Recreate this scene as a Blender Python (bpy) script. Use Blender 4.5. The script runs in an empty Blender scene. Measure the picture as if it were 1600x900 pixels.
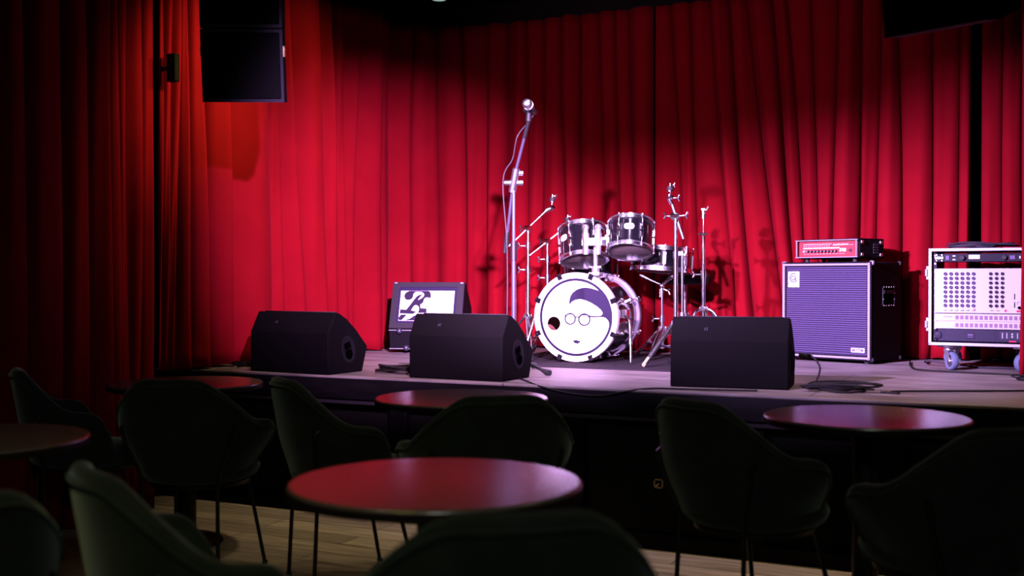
import bpy, bmesh, math, random
from mathutils import Vector, Matrix, Euler
from mathutils.geometry import tessellate_polygon
C = bpy.context.scene.collection
PI = math.pi
rnd = random.Random(7)
R = math.radians
STAGE = 0.73

# ------------------------------------------------------------------ materials
def mat(name, col, rough=0.5, metal=0.0, **kw):
    m = bpy.data.materials.new(name); m.use_nodes = True
    b = m.node_tree.nodes['Principled BSDF']
    b.inputs['Base Color'].default_value = (*col, 1)
    b.inputs['Roughness'].default_value = rough
    b.inputs['Metallic'].default_value = metal
    if metal < .3: kw.setdefault('Specular_IOR_Level', .06)
    for k, v in kw.items():
        k = k.replace('_', ' ')
        if k in b.inputs: b.inputs[k].default_value = v
    return m

def noise_mat(m, c1, c2, scale, stretch=(1, 1, 1), bump=0.0, detail=6.0, rough=None, coords='Object', bump_scale=None):
    nt = m.node_tree; N = nt.nodes; L = nt.links
    b = N['Principled BSDF']
    tc = N.new('ShaderNodeTexCoord'); mp = N.new('ShaderNodeMapping'); mp.inputs['Scale'].default_value = stretch
    nz = N.new('ShaderNodeTexNoise'); nz.inputs['Scale'].default_value = scale; nz.inputs['Detail'].default_value = detail
    cr = N.new('ShaderNodeValToRGB')
    cr.color_ramp.elements[0].color = (*c1, 1); cr.color_ramp.elements[1].color = (*c2, 1)
    cr.color_ramp.elements[0].position = .32; cr.color_ramp.elements[1].position = .68
    L.new(tc.outputs[coords], mp.inputs[0]); L.new(mp.outputs[0], nz.inputs['Vector'])
    L.new(nz.outputs['Fac'], cr.inputs[0]); L.new(cr.outputs[0], b.inputs['Base Color'])
    if rough:
        mr = N.new('ShaderNodeMapRange'); mr.inputs['To Min'].default_value = rough[0]; mr.inputs['To Max'].default_value = rough[1]
        L.new(nz.outputs['Fac'], mr.inputs['Value']); L.new(mr.outputs[0], b.inputs['Roughness'])
    if bump:
        src = nz
        if bump_scale:
            src = N.new('ShaderNodeTexNoise'); src.inputs['Scale'].default_value = bump_scale; src.inputs['Detail'].default_value = 3
            L.new(mp.outputs[0], src.inputs['Vector'])
        bp = N.new('ShaderNodeBump'); bp.inputs['Strength'].default_value = bump; bp.inputs['Distance'].default_value = .01
        L.new(src.outputs['Fac'], bp.inputs['Height']); L.new(bp.outputs[0], b.inputs['Normal'])
    return m

M = {}
def velvet(name, c1, c2, tint, sw, scale, bump):
    m = mat(name, c1, .85, Sheen_Weight=sw, Sheen_Roughness=.4, Sheen_Tint=(*tint, 1), Specular_IOR_Level=.01)
    return noise_mat(m, c1, c2, scale, bump=bump, detail=5, bump_scale=160)
M['curtain'] = velvet('red_velvet', (.106, .0017, .0046), (.119, .0020, .0052), (1, .08, .22), .03, 5, .04)
M['chair'] = velvet('green_velvet', (.012, .0165, .0125), (.0175, .0235, .018), (.75, .9, .78), .30, 14, .15)
M['black_metal'] = mat('black_powder_coat', (.012, .012, .013), .42, .6)
M['table'] = noise_mat(mat('table_laminate', (.05, .04, .036), .25, Specular_IOR_Level=.9), (.07, .057, .052), (.083, .068, .062), 30, bump=.02, bump_scale=300)
M['table_edge'] = mat('table_edge', (.012, .008, .007), .5)
M['black_wall'] = noise_mat(mat('black_paint', (.008, .008, .008), .8), (.004, .004, .004), (.006, .0055, .0055), 6)
M['fascia'] = noise_mat(mat('black_stage_board', (.012, .010, .012), .55), (.0035, .003, .0036), (.006, .0052, .006), 5, (1, 1, 6), bump=.1)
M['door_black'] = noise_mat(mat('black_door_panel', (.006, .006, .006), .6), (.005, .005, .005), (.008, .007, .007), 9)
M['rail'] = mat('black_rail', (.03, .025, .03), .45)
M['cab'] = noise_mat(mat('black_tolex', (.003, .003, .0035), .6, Specular_IOR_Level=.03), (.0026, .0024, .003), (.005, .0044, .0056), 120, bump=.25, bump_scale=420)
M['wedge'] = noise_mat(mat('black_speckle_paint', (.002, .002, .002), .7, Specular_IOR_Level=.015), (.0015, .0013, .0014), (.0030, .0027, .0029), 260, bump=.2, bump_scale=380)
M['grille_black'] = noise_mat(mat('black_steel_mesh', (.008, .008, .009), .5), (.004, .004, .005), (.018, .018, .02), 300)
M['pa'] = mat('line_array_black', (.0012, .0012, .0018), .7, Specular_IOR_Level=.06)
M['pa_grille'] = noise_mat(mat('line_array_grille', (.002, .002, .003), .7, Specular_IOR_Level=.05), (.0006, .0006, .0009), (.0014, .0014, .002), 260)
M['pa_rim'] = mat('line_array_rim', (.004, .004, .011), .5, Specular_IOR_Level=.2)
M['dark_hole'] = mat('recess_shade', (.0004, .0004, .0004), .8, Specular_IOR_Level=0)  # near-black colour in place of the shade inside hollows
M['wedge_dish'] = mat('handle_dish_plastic', (.0045, .004, .005), .6, Specular_IOR_Level=.03)
M['mark_grey'] = mat('dull_mark', (.02, .018, .02), .6)
M['rubber'] = mat('black_rubber', (.007, .007, .008), .65, Specular_IOR_Level=.25)
M['olive_rubber'] = mat('worn_rubber_tip', (.22, .19, .10), .6)
M['chrome'] = mat('chrome', (.80, .80, .83), .17, 1.0)
M['satin_chrome'] = mat('satin_chrome', (.72, .72, .75), .30, .95)
M['steel'] = mat('brushed_steel', (.55, .55, .58), .3, 1.0)
M['alu'] = mat('aluminium_extrusion', (.20, .20, .215), .4, .5)
M['dark_steel'] = mat('dark_steel_tube', (0.039, 0.03575, 0.05525), .35, .5)
M['drum_black'] = mat('black_lacquer', (.003, .0025, .004), .12, Specular_IOR_Level=.5, Coat_Weight=1.0, Coat_Roughness=.06)
M['drum_head'] = mat('white_drum_head', (.56, .56, .56), .5)
def translucent(m, f):
    nt = m.node_tree; b = nt.nodes['Principled BSDF']; o = nt.nodes['Material Output']
    t = nt.nodes.new('ShaderNodeBsdfTranslucent'); t.inputs[0].default_value = b.inputs['Base Color'].default_value
    x = nt.nodes.new('ShaderNodeMixShader'); x.inputs[0].default_value = f
    nt.links.new(b.outputs[0], x.inputs[1]); nt.links.new(t.outputs[0], x.inputs[2]); nt.links.new(x.outputs[0], o.inputs[0])
translucent(M['drum_head'], .22)
M['hoop_white'] = mat('pale_hoop', (.36, .32, .32), .35)
M['drum_print'] = mat('drum_print_ink', (0.0078, 0.0052, 0.0156), .6, Specular_IOR_Level=.05)
M['resonant'] = mat('smoky_drum_head', (0.065, 0.04875, 0.04875), .3)
M['drum_inside'] = noise_mat(mat('maple_ply', (.14, .05, .04), .6), (0.169, 0.0585, 0.0455), (0.221, 0.0845, 0.065), 6, (1, 1, 8))
M['white_badge'] = mat('white_badge', (.42, .41, .42), .4)
M['grey_ink'] = mat('grey_ink', (0.0455, 0.04225, 0.052), .5)
M['purple_ink'] = mat('plum_ink', (0.0143, 0.0104, 0.0221), .6, Specular_IOR_Level=.05)
M['red_panel'] = mat('red_amp_panel', (.25, .022, .024), .45)
M['white_ink'] = mat('white_ink', (.22, .21, .21), .5)
M['silver_piping'] = mat('silver_piping', (0.143, 0.13, 0.1625), .4)
M['rack_panel'] = mat('pale_grey_panel', (.26, .26, .265), .42)
M['rack_black'] = mat('rack_black', (.007, .006, .010), .4)
M['ups'] = mat('ups_charcoal', (.014, .012, .022), .45)
M['ups_dark'] = mat('ups_slot', (.02, .018, .03), .5)
M['jack'] = mat('grey_jack', (.075, .055, .105), .4)
M['jack_dark'] = mat('black_jack', (.02, .012, .02), .45)
M['led_block'] = mat('pink_indicator', (0.143, 0.091, 0.1235), .5)
M['red_btn'] = mat('red_button', (.7, .02, .05), .4)
M['blue_wheel'] = mat('blue_caster_tread', (.062, .075, .115), .55)
M['orange'] = mat('brass_clip', (.7, .5, .25), .35, .8)
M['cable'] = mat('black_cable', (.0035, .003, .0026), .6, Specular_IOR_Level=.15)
M['cable_lit'] = mat('black_cable_lit', (.022, .02, .024), .45)  # paler copy of the black cable, with the light put into its colour
M['rug'] = noise_mat(mat('charcoal_rug', (.018, .014, .018), .95), (0.0091, 0.00715, 0.0091), (0.0169, 0.01365, 0.01625), 180, bump=.4)
M['black_frame'] = mat('charcoal_case', (0.0169, 0.0156, 0.0182), .5)
M['bezel'] = mat('screen_bezel', (0.0143, 0.01105, 0.02925), .4)
M['paper_white'] = mat('white_panel', (.55, .55, .56), .45)
M['lens'] = mat('lamp_lens', (.3, .4, .38), .2, Emission_Color=(.55, .8, .7, 1), Emission_Strength=.5)
M['pickguard'] = mat('orange_tip', (.6, .35, .12), .5)

def stage_floor_mat():
    m = mat('worn_stage_boards', (.3, .26, .25), .6, Specular_IOR_Level=.3)
    nt = m.node_tree; N = nt.nodes; L = nt.links; b = N['Principled BSDF']
    noise_mat(m, (.07, .058, .053), (.205, .175, .163), 3.2, (.9, 9, 1), bump=.06, rough=(.42, .7))
    cr = [n for n in N if n.type == 'VALTORGB'][0]
    tc = [n for n in N if n.type == 'TEX_COORD'][0]
    br = N.new('ShaderNodeTexBrick'); br.offset = .4
    br.inputs['Color1'].default_value = (1, 1, 1, 1); br.inputs['Color2'].default_value = (.86, .86, .86, 1); br.inputs['Mortar'].default_value = (.25, .25, .25, 1)
    br.inputs['Scale'].default_value = 1; br.inputs['Brick Width'].default_value = 2.4; br.inputs['Row Height'].default_value = 1.22; br.inputs['Mortar Size'].default_value = .004
    mx = N.new('ShaderNodeMix'); mx.data_type = 'RGBA'; mx.blend_type = 'MULTIPLY'; mx.inputs[0].default_value = 1
    n2 = N.new('ShaderNodeTexNoise'); n2.inputs['Scale'].default_value = 2.2; n2.inputs['Detail'].default_value = 8
    r2 = N.new('ShaderNodeValToRGB'); r2.color_ramp.elements[0].position = .30; r2.color_ramp.elements[1].position = .52
    r2.color_ramp.elements[0].color = (.62, .6, .58, 1); r2.color_ramp.elements[1].color = (1, 1, 1, 1)
    mx2 = N.new('ShaderNodeMix'); mx2.data_type = 'RGBA'; mx2.blend_type = 'MULTIPLY'; mx2.inputs[0].default_value = 1
    L.new(tc.outputs['Object'], br.inputs['Vector']); L.new(tc.outputs['Object'], n2.inputs['Vector']); L.new(n2.outputs['Fac'], r2.inputs[0])
    L.new(cr.outputs[0], mx.inputs[6]); L.new(br.outputs[0], mx.inputs[7])
    L.new(mx.outputs[2], mx2.inputs[6]); L.new(r2.outputs[0], mx2.inputs[7]); L.new(mx2.outputs[2], b.inputs['Base Color'])
    return m
M['stage_floor'] = stage_floor_mat()

def plank_floor_mat():
    m = mat('oak_planks', (.2, .15, .09), .5, Specular_IOR_Level=.4)
    nt = m.node_tree; N = nt.nodes; L = nt.links; b = N['Principled BSDF']
    noise_mat(m, (.26, .22, .135), (.50, .43, .28), 3.0, (1.2, 14, 1), bump=.08, rough=(.35, .6))
    cr = [n for n in N if n.type == 'VALTORGB'][0]
    tc = [n for n in N if n.type == 'TEX_COORD'][0]
    br = N.new('ShaderNodeTexBrick'); br.offset = .37
    br.inputs['Color1'].default_value = (1, 1, 1, 1); br.inputs['Color2'].default_value = (.6, .6, .6, 1); br.inputs['Mortar'].default_value = (.15, .15, .15, 1)
    br.inputs['Scale'].default_value = 1; br.inputs['Brick Width'].default_value = 1.5; br.inputs['Row Height'].default_value = .16; br.inputs['Mortar Size'].default_value = .003
    mx = N.new('ShaderNodeMix'); mx.data_type = 'RGBA'; mx.blend_type = 'MULTIPLY'; mx.inputs[0].default_value = 1
    L.new(tc.outputs['Object'], br.inputs['Vector']); L.new(cr.outputs[0], mx.inputs[6]); L.new(br.outputs[0], mx.inputs[7]); L.new(mx.outputs[2], b.inputs['Base Color'])
    return m
M['floor'] = plank_floor_mat()

def grille_mat():
    m = mat('silver_grille_cloth', (.14, .12, .17), .55)
    nt = m.node_tree; N = nt.nodes; L = nt.links; b = N['Principled BSDF']
    tc = N.new('ShaderNodeTexCoord'); mp = N.new('ShaderNodeMapping'); mp.inputs['Scale'].default_value = (1, 1, 1)
    wv = N.new('ShaderNodeTexWave'); wv.bands_direction = 'Z'; wv.inputs['Scale'].default_value = 24; wv.inputs['Distortion'].default_value = .25; wv.inputs['Detail'].default_value = 2; wv.inputs['Detail Scale'].default_value = 6
    nz = N.new('ShaderNodeTexNoise'); nz.inputs['Scale'].default_value = 220
    cr = N.new('ShaderNodeValToRGB'); cr.color_ramp.elements[0].color = (.006, .004, .011, 1); cr.color_ramp.elements[1].color = (.046, .033, .072, 1)
    ad = N.new('ShaderNodeMath'); ad.operation = 'MULTIPLY_ADD'; ad.inputs[1].default_value = .35
    L.new(tc.outputs['Object'], mp.inputs[0]); L.new(mp.outputs[0], wv.inputs['Vector']); L.new(tc.outputs['Object'], nz.inputs['Vector'])
    sb = N.new('ShaderNodeMath'); sb.operation = 'SUBTRACT'; sb.inputs[1].default_value = .17
    L.new(nz.outputs['Fac'], ad.inputs[0]); L.new(wv.outputs['Fac'], ad.inputs[2]); L.new(ad.outputs[0], sb.inputs[0]); L.new(sb.outputs[0], cr.inputs[0]); L.new(cr.outputs[0], b.inputs['Base Color'])
    bp = N.new('ShaderNodeBump'); bp.inputs['Strength'].default_value = .5; bp.inputs['Distance'].default_value = .006
    L.new(wv.outputs['Fac'], bp.inputs['Height']); L.new(bp.outputs[0], b.inputs['Normal'])
    return m
M['amp_grille'] = grille_mat()

# ------------------------------------------------------------------ mesh helpers
def frame_to(p0, p1):
    z = (Vector(p1) - Vector(p0)).normalized()
    x = Vector((0, 0, 1)).cross(z) if abs(z.z) < .95 else Vector((1, 0, 0)).cross(z)
    x.normalize(); y = z.cross(x)
    return x, y, z

class MB:
    def __init__(s): s.v = []; s.f = []
    def add(s, vs, fs, T=None):
        b = len(s.v)
        s.v += [tuple(T @ Vector(p)) if T else tuple(p) for p in vs]
        s.f += [tuple(b + i for i in f) for f in fs]
        return s
    def box(s, c, d, T=None):
        x, y, z = c; a, b, e = d[0]/2, d[1]/2, d[2]/2
        vs = [(x+i*a, y+j*b, z+k*e) for k in (-1, 1) for j in (-1, 1) for i in (-1, 1)]
        return s.add(vs, [(0, 2, 3, 1), (4, 5, 7, 6), (0, 1, 5, 4), (2, 6, 7, 3), (0, 4, 6, 2), (1, 3, 7, 5)], T)
    def cyl(s, p0, p1, r0, r1=None, n=14, T=None):
        r1 = r0 if r1 is None else r1
        x, y, z = frame_to(p0, p1); p0 = Vector(p0); p1 = Vector(p1)
        vs = []
        for p, r in ((p0, r0), (p1, r1)):
            for i in range(n):
                a = 2*PI*i/n; vs.append(p + x*r*math.cos(a) + y*r*math.sin(a))
        fs = [(i, (i+1) % n, n+(i+1) % n, n+i) for i in range(n)] + [tuple(range(n-1, -1, -1)), tuple(range(n, 2*n))]
        return s.add(vs, fs, T)
    def lathe(s, prof, n=32, T=None, axis='Z', closed=False):
        vs = []
        for r, h in prof:
            for i in range(n):
                a = 2*PI*i/n
                p = (r*math.cos(a), r*math.sin(a), h) if axis == 'Z' else (r*math.cos(a), h, r*math.sin(a))
                vs.append(p)
        fs = []
        m = len(prof)
        for k in range(m if closed else m-1):
            k2 = (k+1) % m
            for i in range(n):
                j = (i+1) % n
                q = (k*n+i, k*n+j, k2*n+j, k2*n+i)
                fs.append(q if axis == 'Z' else q[::-1])
        if not closed:
            if prof[0][0] > 1e-6: fs.append(tuple(range(n-1, -1, -1)) if axis == 'Z' else tuple(range(n)))
            if prof[-1][0] > 1e-6: fs.append(tuple(range((m-1)*n, m*n)) if axis == 'Z' else tuple(range(m*n-1, (m-1)*n-1, -1)))
        return s.add(vs, fs, T)
    def sphere(s, c, r, n=14, T=None, sz=1):
        prof = [(max(r*math.sin(PI*k/8), 1e-5), -r*sz*math.cos(PI*k/8)) for k in range(9)]
        TT = Matrix.Translation(c)
        return s.lathe(prof, n, T @ TT if T else TT)
    def tube(s, pts, r, n=8, T=None, smooth=0):
        pts = [Vector(p) for p in pts]
        if smooth: pts = catmull(pts, smooth)
        vs = []; fs = []; px = None
        for i, p in enumerate(pts):
            t = (pts[min(i+1, len(pts)-1)] - pts[max(i-1, 0)])
            if t.length < 1e-9: t = Vector((0, 0, 1))
            t.normalize()
            if px is None:
                x = t.orthogonal().normalized()
            else:
                x = px - t*px.dot(t)
                x = x.normalized() if x.length > 1e-6 else t.orthogonal().normalized()
            px = x; y = t.cross(x)
            rr = r[i] if isinstance(r, (list, tuple)) else r
            for k in range(n):
                a = 2*PI*k/n; vs.append(p + x*rr*math.cos(a) + y*rr*math.sin(a))
        m = len(pts)
        for i in range(m-1):
            for k in range(n):
                j = (k+1) % n; fs.append((i*n+k, i*n+j, (i+1)*n+j, (i+1)*n+k))
        fs.append(tuple(range(n-1, -1, -1))); fs.append(tuple(range((m-1)*n, m*n)))
        return s.add(vs, fs, T)
    def poly(s, loops, T=None, thick=.002):
        """flat shape (outer loop, holes) in local XY, extruded by thick along +Z"""
        v2 = [[Vector((p[0], p[1], 0)) for p in lp] for lp in loops]
        flat = [p for lp in v2 for p in lp]
        tris = tessellate_polygon(v2)
        n = len(flat)
        vs = [(p.x, p.y, 0) for p in flat] + [(p.x, p.y, thick) for p in flat]
        fs = []
        for a, b, c in tris:
            nz = (flat[b]-flat[a]).cross(flat[c]-flat[a]).z
            if nz < 0: a, b = b, a
            fs.append((c, b, a)); fs.append((n+a, n+b, n+c))
        o = 0
        for lp in v2:
            k = len(lp)
            ar = sum(lp[i].x*lp[(i+1) % k].y - lp[(i+1) % k].x*lp[i].y for i in range(k))
            for i in range(k):
                j = (i+1) % k
                q = (o+i, o+j, n+o+j, n+o+i)
                fs.append(q if (ar > 0) == (o == 0) else q[::-1])
            o += k
        return s.add(vs, fs, T)
    def build(s, name, m, parent=None, bevel=0, seg=2, smooth=True, sharp=38, loc=None):
        me = bpy.data.meshes.new(name); me.from_pydata(s.v, [], s.f); me.update()
        me.materials.append(M[m] if isinstance(m, str) else m)
        if smooth:
            for p in me.polygons: p.use_smooth = True
            me.set_sharp_from_angle(angle=R(sharp))
        o = bpy.data.objects.new(name, me); C.objects.link(o)
        if parent: o.parent = parent
        if loc: o.location = loc
        if bevel:
            b = o.modifiers.new('Bevel', 'BEVEL'); b.width = bevel; b.segments = seg; b.limit_method = 'ANGLE'; b.angle_limit = R(40)
        return o

def catmull(p, k):
    out = []
    q = [p[0]*2-p[1]] + p + [p[-1]*2-p[-2]]
    for i in range(1, len(q)-2):
        for j in range(k):
            t = j/k
            a, b, c, d = q[i-1], q[i], q[i+1], q[i+2]
            out.append(.5*((2*b)+(c-a)*t+(2*a-5*b+4*c-d)*t*t+(3*b-a-3*c+d)*t**3))
    out.append(p[-1]); return out

def thing(name, label, cat, loc=(0, 0, 0), rz=0, group=None):
    o = bpy.data.objects.new(name, None); o.empty_display_size = .1; C.objects.link(o)
    o.location = loc; o.rotation_euler = (0, 0, R(rz))
    return tag(o, label, cat, group)
def tag(o, label, cat, group=None):
    o['label'] = label; o['category'] = cat
    if group: o['group'] = group
    return o
def struct(o):
    o['kind'] = 'structure'; return o
def part(name, m, parent, fn, **kw):
    b = MB(); fn(b); return b.build(name, m, parent, **kw)
def copy_tree(o, parent=None):
    c = o.copy(); C.objects.link(c)
    if parent: c.parent = parent
    for ch in list(o.children): copy_tree(ch, c)
    return c
def copy_part(o, loc, rot=None):
    c = o.copy(); C.objects.link(c); c.location = loc
    if rot: c.rotation_euler = rot
    return c
def text_part(name, s, size, m, parent, T, ext=.0008, shear=0):
    cu = bpy.data.curves.new(name, 'FONT'); cu.body = s; cu.size = size; cu.extrude = ext; cu.shear = shear
    cu.align_x = 'CENTER'; cu.align_y = 'CENTER'
    ob = bpy.data.objects.new('tmp', cu); C.objects.link(ob)
    bpy.context.view_layer.update()
    me = bpy.data.meshes.new_from_object(ob.evaluated_get(bpy.context.evaluated_depsgraph_get()))
    bpy.data.objects.remove(ob); me.transform(T); me.materials.clear(); me.materials.append(M[m])
    o = bpy.data.objects.new(name, me); C.objects.link(o); o.parent = parent
    return o
def facing_front(x, y, z):       # local XY of a flat shape -> upright plane facing -Y
    return Matrix.Translation((x, y, z)) @ Matrix.Rotation(R(90), 4, 'X')

# ------------------------------------------------------------------ room shell
XL, XR, YB, YF, ZC = -4.62, 1.75, 7.75, -1.6, 3.28
def slab(name, m, c, d): return struct(MB().box(c, d).build(name, m, smooth=False))
slab('floor', 'floor', ((XL+XR)/2, (YB+YF)/2, -.05), (XR-XL+.4, YB-YF+.4, .1))
slab('ceiling', 'black_wall', ((XL+XR)/2, (YB+YF)/2, ZC+.05), (XR-XL+.4, YB-YF+.4, .1))
slab('wall_left', 'black_wall', (XL-.05, (YB+YF)/2, ZC/2), (.1, YB-YF+.2, ZC))
slab('wall_right', 'black_wall', (XR+.05, (YB+YF)/2, ZC/2), (.1, YB-YF+.2, ZC))
slab('wall_back', 'black_wall', ((XL+XR)/2, YB+.05, ZC/2), (XR-XL, .1, ZC))
slab('wall_rear', 'black_wall', ((XL+XR)/2, YF-.05, ZC/2), (XR-XL, .1, ZC))

# stage: deck, fascia, recessed panels
YS = 4.82
deck = struct(MB().box(((XL+XR)/2, (YS+YB)/2, STAGE-.007), (XR-XL, YB-YS, .014)).build('floor_stage', 'stage_floor', bevel=.004))
front = struct(MB().box(((XL+XR)/2, YS+.034, .663), (XR-XL, .06, .105)).build('trim_stage_fascia', 'fascia', bevel=.003))
struct(MB().box(((XL+XR)/2, YS+.03, .595), (XR-XL, .05, .016)).build('trim_stage_rail', 'rail'))
fr = struct(MB().box(((XL+XR)/2, YS+.11, .30), (XR-XL, .03, .60)).build('wall_stage_front', 'door_black'))
for i, x in enumerate((-3.02, -2.05, -1.2, -.2)):
    struct(MB().box((x, YS+.065, .295), (.10, .05, .58)).build('trim_%d' % (i+1), 'fascia', bevel=.003))
struct(MB().box(((XL+XR)/2, YS+.06, .035), (XR-XL, .05, .07)).build('baseboard_stage', 'fascia', bevel=.003))
dr = struct(MB().box((-1.62, YS+.075, .315), (.72, .03, .48)).build('door_1', 'door_black', bevel=.003))
latch = MB()
for (cx, cz, sx, sz) in ((0, .018, .044, .006), (0, -.018, .044, .006), (.019, 0, .006, .042), (-.019, 0, .006, .042)):
    latch.box((-1.634+cx, YS+.055, .30+cz), (sx, .008, sz))
latch.cyl((-1.634, YS+.058, .30), (-1.649, YS+.052, .284), .004)
latch.build('latch', 'orange', dr)
part('lock_barrel', 'steel', dr, lambda b: b.cyl((-1.60, YS+.06, .425), (-1.60, YS+.050, .425), .009))

# ------------------------------------------------------------------ curtains
def path_pt(s):
    """plan path behind the curtains: along the left wall, a rounded corner, along the back wall"""
    if s < 6.85: return Vector((-4.46, s, 0)), Vector((1, 0, 0))
    r = .6; a = (s-6.85)/r
    if a < PI/2:
        return Vector((-3.86-r*math.cos(a), 6.85+r*math.sin(a), 0)), Vector((math.cos(a), -math.sin(a), 0))
    return Vector((-3.86+(s-6.85-r*PI/2), 7.45, 0)), Vector((0, -1, 0))
def SX(x): return 6.85+.6*PI/2+(x+3.86)      # s on the back wall from x

def curtain(name, label, creases, z0, z1, off=0.0, amp=.36, amax=.085, seed=1, end_in=True):
    """creases: list of (s at top, s at bottom[, depth boost]); between two creases the cloth bulges into one rounded fold"""
    rr = random.Random(seed)
    rows = 30; per = 14
    nf = len(creases)-1
    sk = [rr.uniform(.32, .68) for _ in range(nf)]
    aa = [rr.uniform(.75, 1.15) for _ in range(nf)]
    ph = [rr.uniform(0, 6.28) for _ in range(nf+1)]
    wob = [rr.uniform(.004, .014) for _ in range(nf+1)]; wob[0] = wob[-1] = 0
    vs = []; fs = []
    cols = nf*per+1
    base = [0]+[rr.uniform(-.02, .012) for _ in range(nf-1)]+[0]
    for k in range(rows+1):
        w = k/rows; z = z1+(z0-z1)*w
        cs = [c[0]+(c[1]-c[0])*w + wob[i]*math.sin(w*4.5+ph[i]) for i, c in enumerate(creases)]
        for i in range(nf):
            a, b = cs[i], cs[i+1]; wd = b-a
            A = min(amp*wd, amax)*aa[i]*(.82+.25*w)
            if len(creases[i]) > 2: A *= creases[i][2]
            for j in range(per + (1 if i == nf-1 else 0)):
                t0 = j/per
                t = .5-.5*math.cos(PI*t0)
                p = sk[i]
                u = t**(math.log(.5)/math.log(p))            # skewed ridge
                h = A*max(0, 4*u*(1-u))**.55 + base[i]+(base[i+1]-base[i])*t
                h += .07*A*math.sin(2*PI*t*1.5+ph[i]+w*3.0)*(t*(1-t)*4)
                h += .006*math.sin(w*9+ph[i]*2+t*5)*(t*(1-t)*4)
                P, N = path_pt(a+wd*t)
                P = P + N*(off+h)
                vs.append((P.x, P.y, z + (.006*math.sin(t*PI*2+ph[i]) if k == rows else 0)))
    for k in range(rows):
        for c in range(cols-1):
            fs.append((k*cols+c, (k+1)*cols+c, (k+1)*cols+c+1, k*cols+c+1))
    b = MB(); b.v = vs; b.f = fs
    o = b.build(name, 'curtain', sharp=75)
    so = o.modifiers.new('Solidify', 'SOLIDIFY'); so.thickness = .004; so.offset = -1
    tag(o, label, 'curtain', 'red velvet curtains around the stage')
    return o

ZT = 3.11
curtain('velvet_curtain', 'dim red velvet curtain hanging to the floor along the side wall before the stage',
        [(2.0, 2.0), (2.5, 2.5), (2.86, 2.86), (3.18, 3.2), (3.58, 3.56), (3.72, 3.74), (3.98, 3.97), (4.11, 4.13), (4.25, 4.28), (4.33, 4.345), (4.40, 4.41), (4.49, 4.47), (4.585, 4.575)],
        .01, ZT, off=.06, amp=.5, amax=.085, seed=3)
curtain('velvet_curtain', 'bunched red curtain end of narrow upright folds at the corner of the stage edge',
        [(4.60, 4.59), (4.64, 4.61), (4.70, 4.64), (4.745, 4.69), (4.79, 4.78), (4.87, 4.95), (5.10, 5.145)],
        STAGE+.01, ZT, off=.10, amp=.9, amax=.13, seed=11)
curtain('velvet_curtain', 'red side curtain with one wide flat fold behind the first stage wedge',
        [(5.11, 5.155), (5.16, 5.19), (5.57, 5.61, .55), (5.68, 5.77), (5.80, 5.92), (6.08, 6.13), (6.20, 6.27), (6.30, 6.34), (6.37, 6.45), (6.53, 6.51), (6.79, 6.75)],
        STAGE+.01, ZT, off=.03, amp=.85, amax=.15, seed=5)
c2 = [(6.80, 6.76), (7.02, 6.97), (7.22, 7.18), (7.42, 7.44)]
for a, b in ((-4.02, -3.98), (-3.80, -3.82), (-3.66, -3.70), (-3.5, -3.48), (-3.36, -3.40), (-3.22, -3.15), (-3.08, -3.06), (-2.93, -2.86), (-2.80, -2.74), (-2.70, -2.64), (-2.52, -2.52)):
    c2.append((SX(a), SX(b)))
curtain('velvet_curtain', 'red curtain rounding the corner of the stage behind the microphone stand and drum kit', c2, STAGE+.01, ZT, off=.02, amp=.7, amax=.11, seed=8)
c3 = [(SX(a), SX(b), *d) for a, b, *d in ((-2.512, -2.512), (-2.40, -2.28), (-2.26, -2.18), (-2.12, -1.93, 1.4), (-2.00, -1.80), (-1.88, -1.60, 1.3), (-1.72, -1.50), (-1.62, -1.44), (-1.45, -1.39), (-1.28, -1.31, 1.6), (-1.12, -1.16), (-1.02, -1.04), (-.93, -.87), (-.71, -.71), (-.54, -.57, 1.5), (-.475, -.49))]
curtain('velvet_curtain', 'red curtain with long slanting creases behind the bass cabinet and snare drum', c3, STAGE+.01, ZT, off=.02, amp=.62, amax=.085, seed=21)
c4 = [(SX(a), SX(b)) for a, b in ((-.425, -.425), (-.30, -.31), (-.20, -.19), (-.08, -.07), (.08, .08), (.25, .25), (.45, .45))]
curtain('velvet_curtain', 'red back curtain behind the equipment rack, beside a black gap', c4, STAGE+.01, ZT, off=.03, amp=.5, seed=31)
# wing curtain, stage right: edge-on to the camera
def wing():
    b = MB(); vs = []; rows, n = 24, 60
    for k in range(rows+1):
        w = k/rows; z = ZT+(STAGE+.008-ZT)*w
        for i in range(n+1):
            t = i/n
            x = -.175+.95*t + .012*math.sin(w*3)
            y = 6.30+.035*math.sin(t*44+math.sin(w*3)*.4)+.02*math.sin(t*17+1)
            vs.append((x, y, z))
    fs = [(k*(n+1)+c, (k+1)*(n+1)+c, (k+1)*(n+1)+c+1, k*(n+1)+c+1) for k in range(rows) for c in range(n)]
    b.v = vs; b.f = fs
    o = b.build('velvet_curtain', 'curtain', sharp=75)
    so = o.modifiers.new('Solidify', 'SOLIDIFY'); so.thickness = .012; so.offset = 0
    tag(o, 'red wing curtain edge covering the end of the equipment rack', 'curtain', 'red velvet curtains around the stage')
wing()
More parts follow.
